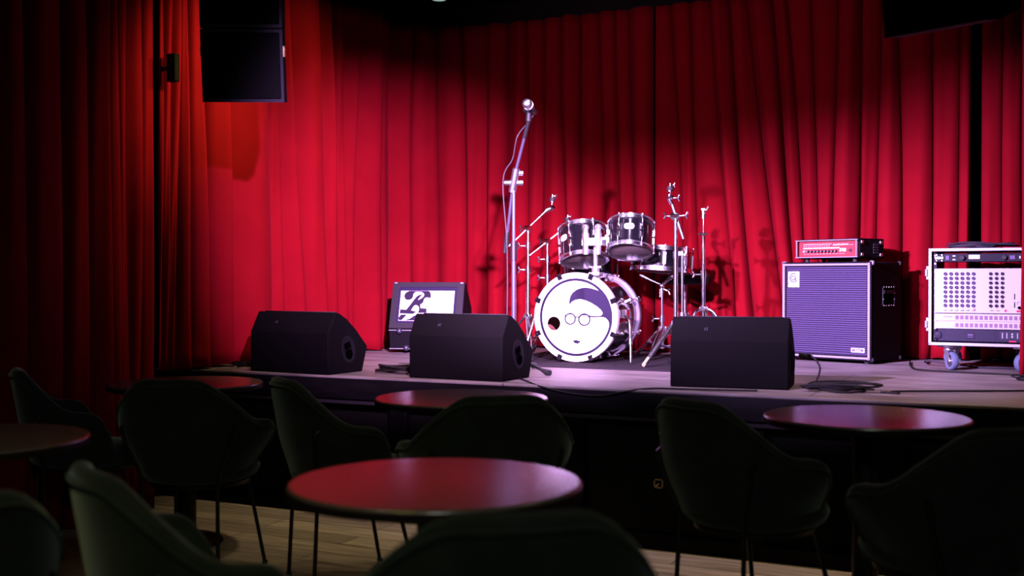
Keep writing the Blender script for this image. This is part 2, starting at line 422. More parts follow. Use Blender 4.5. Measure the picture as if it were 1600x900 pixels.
# black curtain header along the top
hd = MB()
hp = [path_pt(2.0+.1*i) for i in range(0, 96)]
pts = [p+n*.02 for p, n in hp]
for i in range(len(pts)-1):
    a, b = pts[i], pts[i+1]
    n0, n1 = hp[i][1], hp[i+1][1]
    vs = [a+Vector((0, 0, ZT-.02)), b+Vector((0, 0, ZT-.02)), b+n1*-.05+Vector((0, 0, ZT-.02)), a+n0*-.05+Vector((0, 0, ZT-.02))]
    vs += [v+Vector((0, 0, .185)) for v in vs]
    hd.add(vs, [(0, 3, 2, 1), (4, 5, 6, 7), (0, 1, 5, 4), (1, 2, 6, 5), (2, 3, 7, 6), (3, 0, 4, 7)])
struct(hd.build('trim_curtain_rail', 'black_wall', smooth=False))

# black box put in for the shade of a gap in the bunched curtain
t = thing('curtain_gap_box', 'black box standing in for the dark gap between folds of the bunched red curtain', 'speaker', (-4.275, 4.615, 2.29), 90)
part('body', 'pa_grille', t, lambda b: b.box((0, 0, .075), (.04, .06, .15)), bevel=.006)
part('bracket', 'black_metal', t, lambda b: (b.box((0, .07, .075), (.02, .08, .02)), b.box((0, .11, .075), (.03, .02, .05))))

# ------------------------------------------------------------------ tables
def make_table():
    t = thing('cafe_table', '', 'table')
    part('tabletop', 'table', t, lambda b: b.lathe([(.30, .727), (.348, .731), (.352, .738), (.352, .746), (.348, .7495), (.34, .75)], 72), sharp=60)
    part('edge_band', 'table_edge', t, lambda b: b.lathe([(.344, .7235), (.3535, .7235), (.3535, .742), (.352, .743), (.344, .740)], 72, closed=True))
    part('support_plate', 'black_metal', t, lambda b: b.box((0, 0, .715), (.30, .30, .016)), bevel=.004)
    part('column', 'black_metal', t, lambda b: b.lathe([(.046, .02), (.046, .71)], 28))
    part('base', 'black_metal', t, lambda b: b.lathe([(.165, 0), (.17, .006), (.165, .014), (.06, .03), (.05, .05)], 48))
    return t
proto_t = make_table()
TABLES = [(-1.34, 2.33, 'largest round table at the centre, with red and purple reflections on its top'),
          (-2.19, 4.02, 'round table partly hidden by a chair back, just below the middle stage wedge'),
          (-3.66, 4.03, 'round table against the stage corner behind the green chair, only its rim showing'),
          (-.61, 4.10, 'round table with pink reflections before the third stage wedge and its coiled cable'),
          (-2.98, 2.33, 'dim red round table cut by the picture edge, beside the side wall curtain')]
for i, (x, y, l) in enumerate(TABLES):
    o = proto_t if i == 0 else copy_tree(proto_t)
    o.location = (x, y, 0); o['label'] = l; o['group'] = 'round cafe tables before the stage'

# ------------------------------------------------------------------ chairs
def sstep(a, b, x):
    x = min(1, max(0, (x-a)/(b-a))); return x*x*(3-2*x)
def shell_pt(u, z):
    ph = u*R(122)
    k = sstep(.38, .64, z)
    a = .205+.105*k - .015*sstep(.72, .84, z)
    bk = .205+.055*k+.03*sstep(.6, .82, z)
    x = a*math.copysign(abs(math.sin(ph))**.86, math.sin(ph))
    cy = math.cos(ph)
    y = -bk*math.copysign(abs(cy)**.9, cy) if cy > 0 else .26*abs(cy)
    flare = 1+.06*sstep(.55, .9, abs(u))*k
    return x*flare, y
def shell_top(u):
    au = abs(u)
    z = .84-.175*sstep(.14, .66, au)-.010*sstep(.65, .85, au)
    if au > .74: z -= .225*((au-.74)/.26)**2.3
    return z
def shell_bot(u):
    return .415+.02*sstep(.8, 1, abs(u))
def make_chair():
    t = thing('tub_chair', '', 'chair')
    b = MB(); nu, nv = 44, 9
    for j in range(nv+1):
        for i in range(nu+1):
            u = -1+2*i/nu
            z = shell_bot(u)+(shell_top(u)-shell_bot(u))*j/nv
            x, y = shell_pt(u, z); b.v.append((x, y, z))
    for j in range(nv):
        for i in range(nu):
            a = j*(nu+1)+i; b.f.append((a, a+1, a+nu+2, a+nu+1))
    sh = b.build('backrest', 'chair', t, sharp=180)
    so = sh.modifiers.new('Solidify', 'SOLIDIFY'); so.thickness = .048; so.offset = -1; so.use_even_offset = True
    ss = sh.modifiers.new('Subdivision', 'SUBSURF'); ss.levels = 1; ss.render_levels = 2
    pp = []
    for i in range(61):
        u = -.97+1.94*i/60
        z = shell_top(u)-.030
        x, y = shell_pt(u, z); pp.append((x*1.004, y*1.004, z))
    part('piping', 'chair', sh, lambda b: b.tube(pp, .0055, 8))
    prof = [(.01, .405), (.20, .405), (.232, .42), (.242, .45), (.232, .476), (.205, .49), (.10, .497), (.001, .498)]
    S = Matrix.Translation((0, .035, 0)) @ Matrix.Diagonal((1, 1.05, 1, 1))
    part('seat', 'chair', t, lambda b: b.lathe(prof, 40, S), sharp=180)
    part('seat_frame', 'black_metal', t, lambda b: b.lathe([(.17, .385), (.20, .385), (.205, .403), (.17, .403)], 32, S, closed=True))
    hs = []
    for sx in (-1, 1):
        u0 = .37*sx
        up = []
        for z in (.635, .56, .48, .42):
            x, y = shell_pt(u0, z); up.append((x*1.0, y-.012, z))
        foot = (up[-1][0]*1.06, up[-1][1]-.02, .004)
        l = part('leg', 'black_metal', t, lambda b: b.tube([(up[0][0], up[0][1]+.02, .645)]+up+[foot], .0085, 8))
        part('foot_cap', 'rubber', l, lambda b: b.cyl((foot[0], foot[1], 0), (foot[0], foot[1], .012), .012))
        ff = (.205*sx, .235, .004)
        l2 = part('leg', 'black_metal', t, lambda b: b.tube([(.16*sx, .15, .40), ff], .0085, 8))
        part('foot_cap', 'rubber', l2, lambda b: b.cyl((ff[0], ff[1], 0), (ff[0], ff[1], .012), .012))
    return t
proto_c = make_chair()
# x, y, heading (degrees from +Y, anticlockwise), label
CHAIRS = [(-3.21, 3.60, 18, 'green velvet chair seen from behind, wide back covering the table by the stage corner'),
          (-2.635, 3.83, -36, 'green velvet chair in side view, tall back edge beyond the large centre table'),
          (-1.86, 3.60, 39, 'green velvet chair with rounded back facing away, directly behind the large centre table'),
          (-.95, 3.78, -32, 'green velvet chair turned in profile below the third stage wedge, before the pink-lit table'),
          (-.27, 3.46, 42, 'dark green velvet chair cut by the picture edge beside the pink-lit table'),
          (-3.96, 3.68, -37, 'dark green chair against the side wall curtain beyond the dim red table'),
          (-1.70, 1.95, -30, 'blurred olive green chair close to the camera, sloping arm beside the centre table'),
          (-.97, 1.92, 36, 'blurred chair back at the bottom edge, low and wide before the centre table'),
          (-2.06, 1.44, 74, 'very dark blurred chair in the bottom corner below the dim red table')]
for i, (x, y, h, l) in enumerate(CHAIRS):
    o = proto_c if i == 0 else copy_tree(proto_c)
    o.location = (x, y, 0); o.rotation_euler = (0, 0, R(h)); o['label'] = l; o['group'] = 'green velvet tub chairs at the tables'

# ------------------------------------------------------------------ stage wedges
WP = [(0, 0), (0, .215), (.065, .325), (.10, .318), (.16, .287), (.235, .23), (.335, .135), (.29, 0)]
def make_wedge(w=.54):
    t = thing('stage_monitor', '', 'speaker')
    def prism(b):
        n = len(WP)
        vs = [(-w/2, y, z) for y, z in WP]+[(w/2, y, z) for y, z in WP]
        b.add(vs, [tuple(range(n)), tuple(range(2*n-1, n-1, -1))]+[(i, n+i, n+(i+1) % n, (i+1) % n) for i in range(n)])
    part('cabinet', 'wedge', t, prism, bevel=.006, smooth=True, sharp=20)
    g = MB()
    def on_slope(y): # slope surface z at y along the convex baffle
        for (a, b2), (c, d) in zip(WP[2:], WP[3:]):
            if a <= y <= c: return b2+(d-b2)*(y-a)/(c-a)
        return .2
    ys = [.085, .10, .13, .16, .2, .235, .28, .315]
    vs = []
    for y in ys:
        for x in (-w/2+.03, w/2-.03): vs.append((x, y+.004, on_slope(y)+.006))
    g.add(vs, [(2*i, 2*i+1, 2*i+3, 2*i+2) for i in range(len(ys)-1)])
    gr = g.build('front_grille', 'grille_black', t)
    so = gr.modifiers.new('Solidify', 'SOLIDIFY'); so.thickness = .004
    for s in (-1, 1):
        T = Matrix.Translation((s*(w/2), .165, .125)) @ Matrix.Rotation(R(90*s), 4, 'Y') @ Matrix.Rotation(R(18*s), 4, 'Z')
        dish = part('handle_dish', 'wedge_dish', t, lambda b: b.lathe([(.036, -.001), (.060, -.001), (.066, .002), (.066, .004), (.058, .005), (.05, .0015), (.036, .0015)], 36, T @ Matrix.Diagonal((1.15, .86, 1, 1)), closed=True))
        part('grip_slot', 'dark_hole', dish, lambda b: b.box((-.022, 0, .002), (.034, .052, .004), T), bevel=.003)
        part('connector_plate', 'dark_hole', dish, lambda b: (b.cyl((.026, -.002, 0), (.026, -.002, .007), .026, n=20, T=T), b.box((.026, -.002, .007), (.012, .03, .006), T)))
    # small maker's mark on the sloping back face
    T = Matrix.Translation((-.11, .0325-.003, .270)) @ Matrix.Rotation(R(90-30), 4, 'X')
    part('maker_mark', 'mark_grey', t, lambda b: [b.poly([[(x0, .006), (x0+.004, .006), (x0-.002, -.002), (x0+.003, -.010), (x0-.001, -.010), (x0-.006, -.002)]], T, .002) for x0 in (0, .010)])
    return t
pw = make_wedge()
WEDGES = [(-3.42-.268, 4.842, -4, 'black stage wedge at the stage edge nearest the side curtain, first of three'),
          (-2.43-.27, 4.885, -2, 'black stage wedge in the middle of the three, before the slanted screen case'),
          (-1.09-.268, 5.05, 7, 'black stage wedge before the bass amplifier with a plugged cable at its side')]
for i, (x, y, h, l) in enumerate(WEDGES):
    o = pw if i == 0 else copy_tree(pw)
    o.location = (x, y, STAGE+.001); o.rotation_euler = (0, 0, R(h)); o['label'] = l; o['group'] = 'black wedge monitors along the stage edge'

# ------------------------------------------------------------------ slanted case with screen
t = thing('screen_case', 'slanted black flight case with white screen showing a dark curly letter and face', 'display', (-4.06, 6.43, STAGE+.001), 16)
W = .50
BP = [(.02, .025), (.0, .15), (.0, .165), (.115, .475), (.145, .475), (.33, .30), (.33, .025)]
def bprism(b):
    n = len(BP); vs = [(0, y, z) for y, z in BP]+[(W, y, z) for y, z in BP]
    b.add(vs, [tuple(range(n)), tuple(range(2*n-1, n-1, -1))]+[(i, n+i, n+(i+1) % n, (i+1) % n) for i in range(n)])
part('body', 'cab', t, bprism, bevel=.004, sharp=25)
ang = math.atan2(.475-.165, .115)
SLP = Matrix.Translation((0, 0, .165)) @ Matrix.Rotation(ang, 4, 'X')     # local X right, local Y up the slope, local Z out
HS = math.hypot(.31, .115)
fr_ = MB()
fr_.poly([[(0, 0), (W, 0), (W, HS), (0, HS)], [(.045, .04), (.045, HS-.035), (W-.05, HS-.035), (W-.05, .04)]], SLP, .012)
frame = fr_.build('frame', 'black_frame', t, bevel=.003)
bz = MB(); bz.poly([[(.045, .04), (W-.05, .04), (W-.05, HS-.035), (.045, HS-.035)], [(.06, .055), (.06, HS-.06), (W-.065, HS-.06), (W-.065, .055)]], SLP, .006)
bz.build('bezel', 'bezel', frame)
scr = MB(); scr.poly([[(.06, .055), (W-.065, .055), (W-.065, HS-.06), (.06, HS-.06)]], SLP, .003)
screen = scr.build('screen', 'paper_white', t)
def S2(cx, cy):      # logo sketch units -> screen plane
    return (.06+(W-.125)*(cx-205+ (cy-165)*.11)/630, HS-.06-(HS-.115)*(cy-165)/352)
def sp(pts, k=6):
    q = [Vector((x, y, 0)) for x, y in pts]; q.append(q[0])
    out = catmull(q, k)[:-1]; return [S2(p.x, p.y) for p in out]
TS = SLP @ Matrix.Translation((0, 0, .0031))
lg = MB()
lg.poly([[S2(*p) for p in ((300, 167), (275, 178), (250, 200), (240, 230), (250, 262), (280, 276), (318, 268), (345, 240), (348, 210), (365, 185), (400, 176), (440, 178), (470, 195), (476, 215), (462, 240), (430, 262), (398, 274), (432, 232), (458, 208), (436, 208), (395, 225), (355, 268), (325, 310), (290, 352), (262, 388), (190, 382), (186, 432), (340, 436), (380, 410), (318, 394), (350, 345), (372, 332), (396, 340), (412, 360), (410, 392), (396, 425), (498, 424), (500, 372), (430, 368), (428, 325), (446, 318), (462, 300), (474, 262), (492, 246), (520, 244), (548, 256), (556, 215), (548, 185), (532, 167))]], TS, .0012)
lg.poly([[S2(*p) for p in ((170, 480), (200, 445), (268, 445), (205, 510), (172, 512))]], TS, .0012)
lg.poly([[S2(*p) for p in ((230, 512), (300, 492), (350, 458), (390, 440), (430, 440), (430, 512))]], TS, .0012)
logo = lg.build('printed_letter', 'purple_ink', screen)
lt = MB()
for cx, cy, w_, h_ in ((512, 262, 44, 6), (512, 282, 56, 5), (536, 292, 5, 18), (488, 288, 5, 14), (450, 342, 12, 14), (466, 344, 12, 8), (482, 342, 10, 16), (500, 340, 12, 10), (518, 344, 14, 14), (538, 342, 8, 18)):
    a = S2(cx-w_/2, cy+h_/2); b2 = S2(cx+w_/2, cy-h_/2)
    lt.poly([[a, (b2[0], a[1]), b2, (a[0], b2[1])]], TS, .0012)
lt.build('printed_line', 'grey_ink', screen)
for x in (.0, W):
    for z, y in ((.155, -.004), (.03, .012)):
        part('trim_bar', 'alu', t, lambda b: b.box((W/2, y, z), (W, .006, .005))) if x == 0 else None
for x, z, y in ((.075, .150, -.012), (.12, .036, .0), (W-.075, .150, -.012), (W-.12, .036, .0)):
    part('ball_corner', 'dark_steel', t, lambda b: b.sphere((x, y, z), .020))
for x in (.02, W-.02):
    part('corner_cap', 'alu', t, lambda b: b.box((x, .108, .470), (.022, .016, .016)), bevel=.003)
for x, y in ((.17, .05), (W-.10, .05), (.06, .28), (W-.06, .28)):
    part('foot', 'dark_steel', t, lambda b: b.cyl((x, y, 0), (x, y, .026), .018))

# ------------------------------------------------------------------ rug under the drums
rg = MB().box((-2.36, 6.42, STAGE+.004), (1.55, 1.24, .007)).build('drum_rug', 'rug', bevel=.002)
tag(rg, 'dark charcoal rug under the drum kit', 'rug')
ZR = STAGE+.0085

# ------------------------------------------------------------------ drums
def lug(b, r, a, z0, z1, T=None):
    c, s = math.cos(a), math.sin(a)
    b.box((0, 0, 0), (.014, .022, .040), (T or Matrix()) @ Matrix.Translation((c*(r+.008), s*(r+.008), z0+(z1-z0)*.22)) @ Matrix.Rotation(a, 4, 'Z'))
    b.cyl((c*(r+.012), s*(r+.012), z0+(z1-z0)*.22), (c*(r+.012), s*(r+.012), z1), .004, n=8, T=T)
    b.cyl((c*(r+.012), s*(r+.012), z1-.004), (c*(r+.012), s*(r+.012), z1+.010), .008, n=8, T=T)
def hoop(b, r, z, h=.026):
    b.lathe([(r-.002, z-h/2), (r+.014, z-h/2), (r+.014, z-h/2+.003), (r+.006, z-h/2+.005), (r+.006, z+h/2-.004), (r+.014, z+h/2-.003), (r+.014, z+h/2), (r-.002, z+h/2)], 48, closed=True)
def drum(name, label, loc, r, h, tilt, roll=0, rz=0, nl=6, badge=None, shell='drum_black', group=None, legs=None):
    t = thing(name, label, 'drum', loc, 0, group)
    t.rotation_euler = (R(tilt), R(roll), R(rz))
    sh = part('shell', shell, t, lambda b: b.lathe([(r, -h/2), (r, h/2), (r-.006, h/2), (r-.006, -h/2)], 56, closed=True))
    part('batter_head', 'drum_head', t, lambda b: b.lathe([(.001, h/2+.004), (r-.004, h/2+.004), (r+.003, h/2), (r+.003, h/2-.006)], 48))
    part('bottom_head', 'resonant', t, lambda b: b.lathe([(r+.003, -h/2+.006), (r+.003, -h/2), (r-.004, -h/2-.004), (.001, -h/2-.004)], 48))
    part('hoop', 'chrome', t, lambda b: hoop(b, r, h/2-.004))
    part('hoop', 'chrome', t, lambda b: hoop(b, r, -h/2+.004))
    for k in range(nl):
        a = 2*PI*(k+.5)/nl - PI/2
        part('lug', 'chrome', t, lambda b: lug(b, r, a, 0.02*h, h/2+.008), bevel=.003)
        part('lug', 'chrome', t, lambda b: lug(b, r, a, -0.02*h, -h/2-.008), bevel=.003)
    if badge is not None:
        a = badge
        T = Matrix.Translation((math.cos(a)*(r+.001), math.sin(a)*(r+.001), h*.10)) @ Matrix.Rotation(a+PI/2, 4, 'Z') @ Matrix.Rotation(R(90), 4, 'X')
        bd = part('badge', 'white_badge', t, lambda b: b.poly([[(.030*math.copysign(abs(math.cos(q))**.6, math.cos(q)), .019*math.copysign(abs(math.sin(q))**.8, math.sin(q))) for q in [2*PI*i/28 for i in range(28)]]], T, .002))
        part('badge_print', 'grey_ink', bd, lambda b: b.poly([[(-.016, -.003), (.016, -.003), (.016, .003), (-.016, .003)]], T @ Matrix.Translation((0, .002, .002)), .0006))
    for lx, ly in (legs or []):
        part('leg', 'chrome', t, lambda b: (b.tube([(lx*(r+.014), ly*(r+.014), .06), (lx*(r+.014), ly*(r+.014), -h/2-.12), (lx*(r+.05), ly*(r+.05), -loc[2]+ZR+.01)], .006, 8), b.box((lx*(r+.014), ly*(r+.014), .0), (.03, .03, .035))))
    return t
drum('tom_drum', 'black rack tom over the bass drum, the lower one beside the two boom stands', (-2.628, 6.385, 1.444), .138, .205, -18, -4, 20, badge=R(-142))
drum('tom_drum', 'black rack tom with an oval badge, the higher one beside the snare', (-2.300, 6.335, 1.480), .128, .18, -21, 2, 18, badge=R(-93))
drum('snare_drum', 'black snare drum held by the basket stand beyond the higher rack tom', (-2.225, 6.70, 1.352), .178, .135, -4, 3, nl=8)
drum('floor_tom', 'black floor tom half hidden behind the bass drum and the lower rack tom', (-2.74, 6.76, 1.185), .185, .43, 0, 0, legs=[(.9, -.43), (-.9, -.43), (0, 1)])

# bass drum: axis along Y, front head towards the room
RB = .252; DB = .40
t = thing('bass_drum', 'bass drum with a white front head printed with quiff, round glasses and small mouth', 'drum', (-2.565, 6.13, ZR+.267), 1)
A = 'Y'
part('shell', 'drum_black', t, lambda b: b.lathe([(RB-.005, .02), (RB-.005, DB-.02), (RB-.013, DB-.02), (RB-.013, .02)], 72, axis=A, closed=True))
part('shell_lining', 'drum_inside', t, lambda b: b.lathe([(RB-.0135, .022), (RB-.0135, DB-.022), (RB-.0145, DB-.022), (RB-.0145, .022)], 72, axis=A, closed=True))
def bhoop(b, y0, y1): b.lathe([(RB-.008, y0), (RB+.011, y0), (RB+.013, y0+.004), (RB+.013, y1-.004), (RB+.011, y1), (RB-.008, y1)], 72, axis=A, closed=True)
part('front_hoop', 'hoop_white', t, lambda b: bhoop(b, -.022, .022))
rh = part('rear_hoop', 'silver_piping', t, lambda b: bhoop(b, DB-.022, DB+.022))
part('hoop_inlay', 'drum_black', rh, lambda b: b.lathe([(RB+.0125, DB-.004), (RB+.0142, DB-.004), (RB+.0142, DB+.006), (RB+.0125, DB+.006)], 72, axis=A, closed=True))
HD = facing_front(0, -.010, 0)
def circ(cx, cy, r, n=48, ry=None): return [(cx+r*math.cos(2*PI*i/n), cy+(ry or r)*math.sin(2*PI*i/n)) for i in range(n)]
def DP(cx, cy): return ((cx-412)/307*.2255, -(cy-443)/336*.2255)
px_, py_ = DP(222, 502)
head = MB(); head.poly([circ(0, 0, RB-.006, 96), circ(px_, py_, .0415, 40)[::-1]], HD, .003)
hd_ = head.build('front_head', 'drum_head', t)
part('rear_head', 'drum_head', t, lambda b: b.lathe([(.001, DB+.004), (RB-.006, DB+.004), (RB-.006, DB+.001)], 64, axis=A))
HP = facing_front(0, -.0131, 0)
rg_ = MB(); rg_.poly([circ(0, 0, .2305, 96), circ(0, 0, .2150, 96)[::-1]], HP, .0006)
rg_.build('printed_ring', 'drum_print', hd_)
hair = [(357, 346), (355, 322), (357, 295), (365, 262), (384, 228), (420, 200), (460, 185), (505, 181), (550, 188), (585, 199), (608, 208), (592, 190), (606, 178), (640, 205), (672, 245), (697, 295), (712, 350), (718, 405), (716, 450), (708, 490), (699, 512), (696, 490), (688, 466), (668, 446), (640, 437), (590, 442), (536, 442), (536, 428), (590, 430), (622, 428), (640, 416), (642, 400), (632, 380), (600, 350), (550, 318), (500, 295), (455, 283), (415, 289), (385, 304), (366, 325)]
h_ = MB(); h_.poly([[DP(*p) for p in hair]], HP, .0007); h_.build('printed_quiff', 'drum_print', hd_)
g_ = MB()
for cx, cy, r in ((365, 458, 43), (487, 463, 46)):
    o_ = [DP(cx+(r+7)*math.cos(q)*1.0, cy+(r+7)*1.06*math.sin(q)) for q in [2*PI*i/40 for i in range(40)]]
    i_ = [DP(cx+(r-5)*math.cos(q)*1.0, cy+(r-5)*1.06*math.sin(q)) for q in [2*PI*i/40 for i in range(40)]]
    g_.poly([o_, i_[::-1]], HP, .0008)
for pl in ([(400, 432), (408, 434), (444, 434), (452, 432), (444, 450), (438, 448), (426, 444), (412, 446), (406, 452)], [(332, 420), (322, 424), (313, 424), (318, 432), (314, 440), (324, 440), (328, 436)], [(522, 424), (532, 422), (546, 432), (548, 440), (534, 440), (526, 436)],
           [(325, 424), (345, 412), (385, 412), (405, 432), (400, 438), (384, 420), (348, 420), (328, 434)], [(446, 434), (466, 418), (508, 418), (528, 428), (526, 438), (506, 426), (468, 426), (450, 442)]):
    g_.poly([[DP(*p) for p in pl]], HP, .0009)
g_.build('printed_glasses', 'drum_print', hd_)
m_ = MB(); m_.poly([[DP(*p) for p in ((384, 641), (400, 648), (418, 642), (436, 649), (455, 648), (447, 667), (436, 672), (433, 686), (423, 674), (402, 672))]], HP, .0008); m_.build('printed_mouth', 'drum_print', hd_)
for k in range(8):
    a = 2*PI*(k+.5)/8
    T = Matrix.Rotation(-a, 4, 'Y')
    def claw(b, f):
        y0 = -.024 if f else DB+.024; d = 1 if f else -1
        b.box((RB+.006, y0, 0), (.034, .006, .030), T); b.box((RB+.018, y0+d*.022, 0), (.008, .046, .024), T)
        b.cyl((RB+.016, y0+d*.01, 0), (RB+.016, y0+d*.125, 0), .0045, n=8, T=T)
        b.cyl((RB+.016, y0-d*.008, 0), (RB+.016, y0+d*.006, 0), .008, n=8, T=T)
    part('claw_hook', 'drum_black', t, lambda b: claw(b, True), bevel=.002)
    part('claw_hook', 'chrome', t, lambda b: claw(b, False), bevel=.002)
    for y in (.125, DB-.125):
        part('lug', 'chrome', t, lambda b: (b.box((RB+.006, y, 0), (.024, .030, .022), T), b.cyl((RB+.004, y, 0), (RB+.022, y, 0), .010, T=T)), bevel=.003)
for s in (-1, 1):
    sp_ = part('spur', 'chrome', t, lambda b: (b.tube([(s*(RB+.005), .11, .02), (s*(RB+.055), .07, -.02), (s*(RB+.075), .03, -.14), (s*(RB+.09), -.01, -.258)], [.010, .011, .009, .007], 10), b.cyl((s*(RB+.073), .032, -.125), (s*(RB+.077), .025, -.155), .013), b.box((s*(RB+.012), .12, .02), (.035, .06, .05))))
    part('spur_tip', 'rubber', sp_, lambda b: b.cyl((s*(RB+.088), -.006, -.248), (s*(RB+.0905), -.011, -.265), .008, .004))
# tom holder on the shell
th = part('tom_mount', 'satin_chrome', t, lambda b: (b.box((.085, .10, RB+.004), (.07, .075, .02)), b.cyl((.085, .095, RB), (.085, .095, RB+.19), .014, n=18), b.cyl((.085, .095, RB+.012), (.085, .095, RB+.05), .024, n=18), b.box((.085, .065, RB+.195), (.13, .075, .045)), b.cyl((.045, .085, RB+.045), (.125, .085, RB+.045), .007)), bevel=.003)
for sx in (.045, .125):
    tp = part('tom_post', 'satin_chrome', th, lambda b: (b.cyl((sx, .032, RB+.12), (sx, .032, RB+.285), .017, n=18), b.cyl((sx, .032, RB+.205), (sx, .032, RB+.245), .022, n=18), b.sphere((sx, .032, RB+.28), .021)))
    ex = .02 if sx < .1 else .135
    part('tom_arm', 'chrome', tp, lambda b: (b.tube([(sx, .032, RB+.28), (sx*.5+ex*.5, .06, RB+.285), (ex, .10, RB+.275)], .010, 10), b.cyl((sx, .020, RB+.28), (sx+.0, .005, RB+.285), .009)))
part('wing_nut', 'chrome', th, lambda b: (b.box((.155, .06, RB+.215), (.035, .008, .016)), b.cyl((.13, .07, RB+.215), (.16, .06, RB+.215), .007)))

# ------------------------------------------------------------------ hardware stands
def wing(b, p, d, s=1.0):
    d = Vector(d).normalized(); p = Vector(p)
    b.cyl(p, p+d*.028*s, .006*s, n=10)
    u = Vector((0, 0, 1)); e = p+d*.034*s
    for k in (-1, 1): b.cyl(e, e+d*.010*s+u*k*.018*s, .005*s, .007*s, n=8)
def tripod(t, hub, spread, hs, r=.008, base_z=0, rots=(90, 210, 330), curved=False, double=True, tip='rubber'):
    """legs of a stand: hub = height of the upper joint, braces meet the tube at hs"""
    for a in rots:
        c, s = math.cos(R(a)), math.sin(R(a))
        if curved:
            pts = [(c*.012, s*.012, hub), (c*.05, s*.05, hub-.012), (c*.085, s*.085, hub-.05), (c*spread, s*spread, base_z+.012)]
            lg = part('leg', 'chrome', t, lambda b: b.tube(pts, r*1.1, 10, smooth=5))
        else:
            f = Vector((c*spread, s*spread, base_z+.014)); o = Vector((c*.02, s*.02, hub)); w = Vector((-s, c, 0))*.010
            lg = part('leg', 'chrome', t, lambda b: [b.cyl(o+w*k, f+w*k, r*.62, n=8) for k in ((-1, 1) if double else (0,))])
            mid = o.lerp(f, .52)
            part('brace', 'chrome', t, lambda b: [b.cyl((c*.016, s*.016, hs), mid+w*k, r*.45, n=8) for k in ((-1, 1) if double else (0,))])
        part('rubber_foot', tip, lg, lambda b: b.tube([(c*(spread-.035), s*(spread-.035), base_z+.03+(hub-.03)*.09), (c*spread, s*spread, base_z+.016), (c*(spread+.01), s*(spread+.01), base_z+.0115)], [.010, .0125, .0115], 10))
    part('leg_collar', 'chrome', t, lambda b: (b.cyl((0, 0, hub-.018), (0, 0, hub+.02), .020, n=16), [b.box((math.cos(R(a))*.02, math.sin(R(a))*.02, hub), (.02, .02, .026)) for a in rots]), bevel=.002)
    if not curved: part('leg_collar', 'chrome', t, lambda b: b.cyl((0, 0, hs-.012), (0, 0, hs+.012), .018, n=16))
def collar(t, z, r=.017, d=(-1, -.3, 0)):
    part('height_clamp', 'chrome', t, lambda b: (b.cyl((0, 0, z-.022), (0, 0, z+.022), r, n=16), wing(b, (d[0]*r, d[1]*r, z), d)))
def tilter(t, p, d):
    """cymbal tilter with felt and wing nut on top, d = direction of the little upright"""
    p = Vector(p); d = Vector(d).normalized()
    tl = part('tilter', 'chrome', t, lambda b: (b.cyl(p+Vector((-.012, .004, -.008)), p+Vector((.012, -.004, .008)), .015, n=14), b.cyl(p, p+d*.085, .004, n=8)))
    part('felt', 'rubber', tl, lambda b: b.cyl(p+d*.044, p+d*.066, .019, n=18))
    part('cymbal_seat', 'chrome', tl, lambda b: b.cyl(p+d*.036, p+d*.042, .021, n=18))
    part('wing_nut', 'chrome', tl, lambda b: (b.cyl(p+d*.068, p+d*.085, .008, n=10), wing(b, p+d*.075, d.cross(Vector((.44, -.9, 0))), .6)))
def boom_stand(label, loc, top, b0, b1, tl, hub, spread, clamps, rots, group):
    t = thing('cymbal_stand', label, 'stand', loc, 0, group)
    part('lower_tube', 'chrome', t, lambda b: b.cyl((0, 0, hub-.16), (0, 0, clamps[0]), .0125, n=16))
    part('middle_tube', 'chrome', t, lambda b: b.cyl((0, 0, clamps[0]), (0, 0, clamps[1]), .0105, n=16))
    part('upper_tube', 'chrome', t, lambda b: b.cyl((0, 0, clamps[1]), (0, 0, top), .0085, n=16))
    for z in clamps: collar(t, z)
    L0 = Vector(loc)
    p0, p1 = Vector(b0)-L0, Vector(b1)-L0
    part('boom_clamp', 'chrome', t, lambda b: (b.cyl((-.02, .006, top), (.02, -.006, top), .019, n=16), b.cyl((0, 0, top-.03), (0, 0, top+.004), .013), wing(b, (-.02, .006, top), (-1, .3, 0))))
    part('boom_arm', 'chrome', t, lambda b: b.cyl(p0, p1, .0062, n=12))
    tl0 = Vector(tl)-L0
    part('boom_head', 'chrome', t, lambda b: b.tube([p1-(p1-p0).normalized()*.02, p1+(tl0-p1)*.15, tl0], [.012, .013, .012], 12))
    tilter(t, tl0, (.08, 0, 1))
    tripod(t, hub, spread, hub-.14, rots=rots)
    return t
g = 'chrome stands around the drum kit'
boom_stand('chrome boom stand beside the bass drum, taller of the two by the microphone stand', (-2.979, 6.335, ZR), 1.547-ZR, (-3.087, 6.283, 1.435), (-2.870, 6.388, 1.665), (-2.846, 6.400, 1.675), .26, .24, (.55, .82-.12), (60, 180, 300), g)
boom_stand('shorter chrome boom stand between the bass drum and its taller twin', (-2.974, 6.62, ZR), 1.474-ZR, (-3.094, 6.561, 1.369), (-2.885, 6.664, 1.552), (-2.862, 6.676, 1.562), .26, .22, (.50, .62), (20, 140, 260), g)

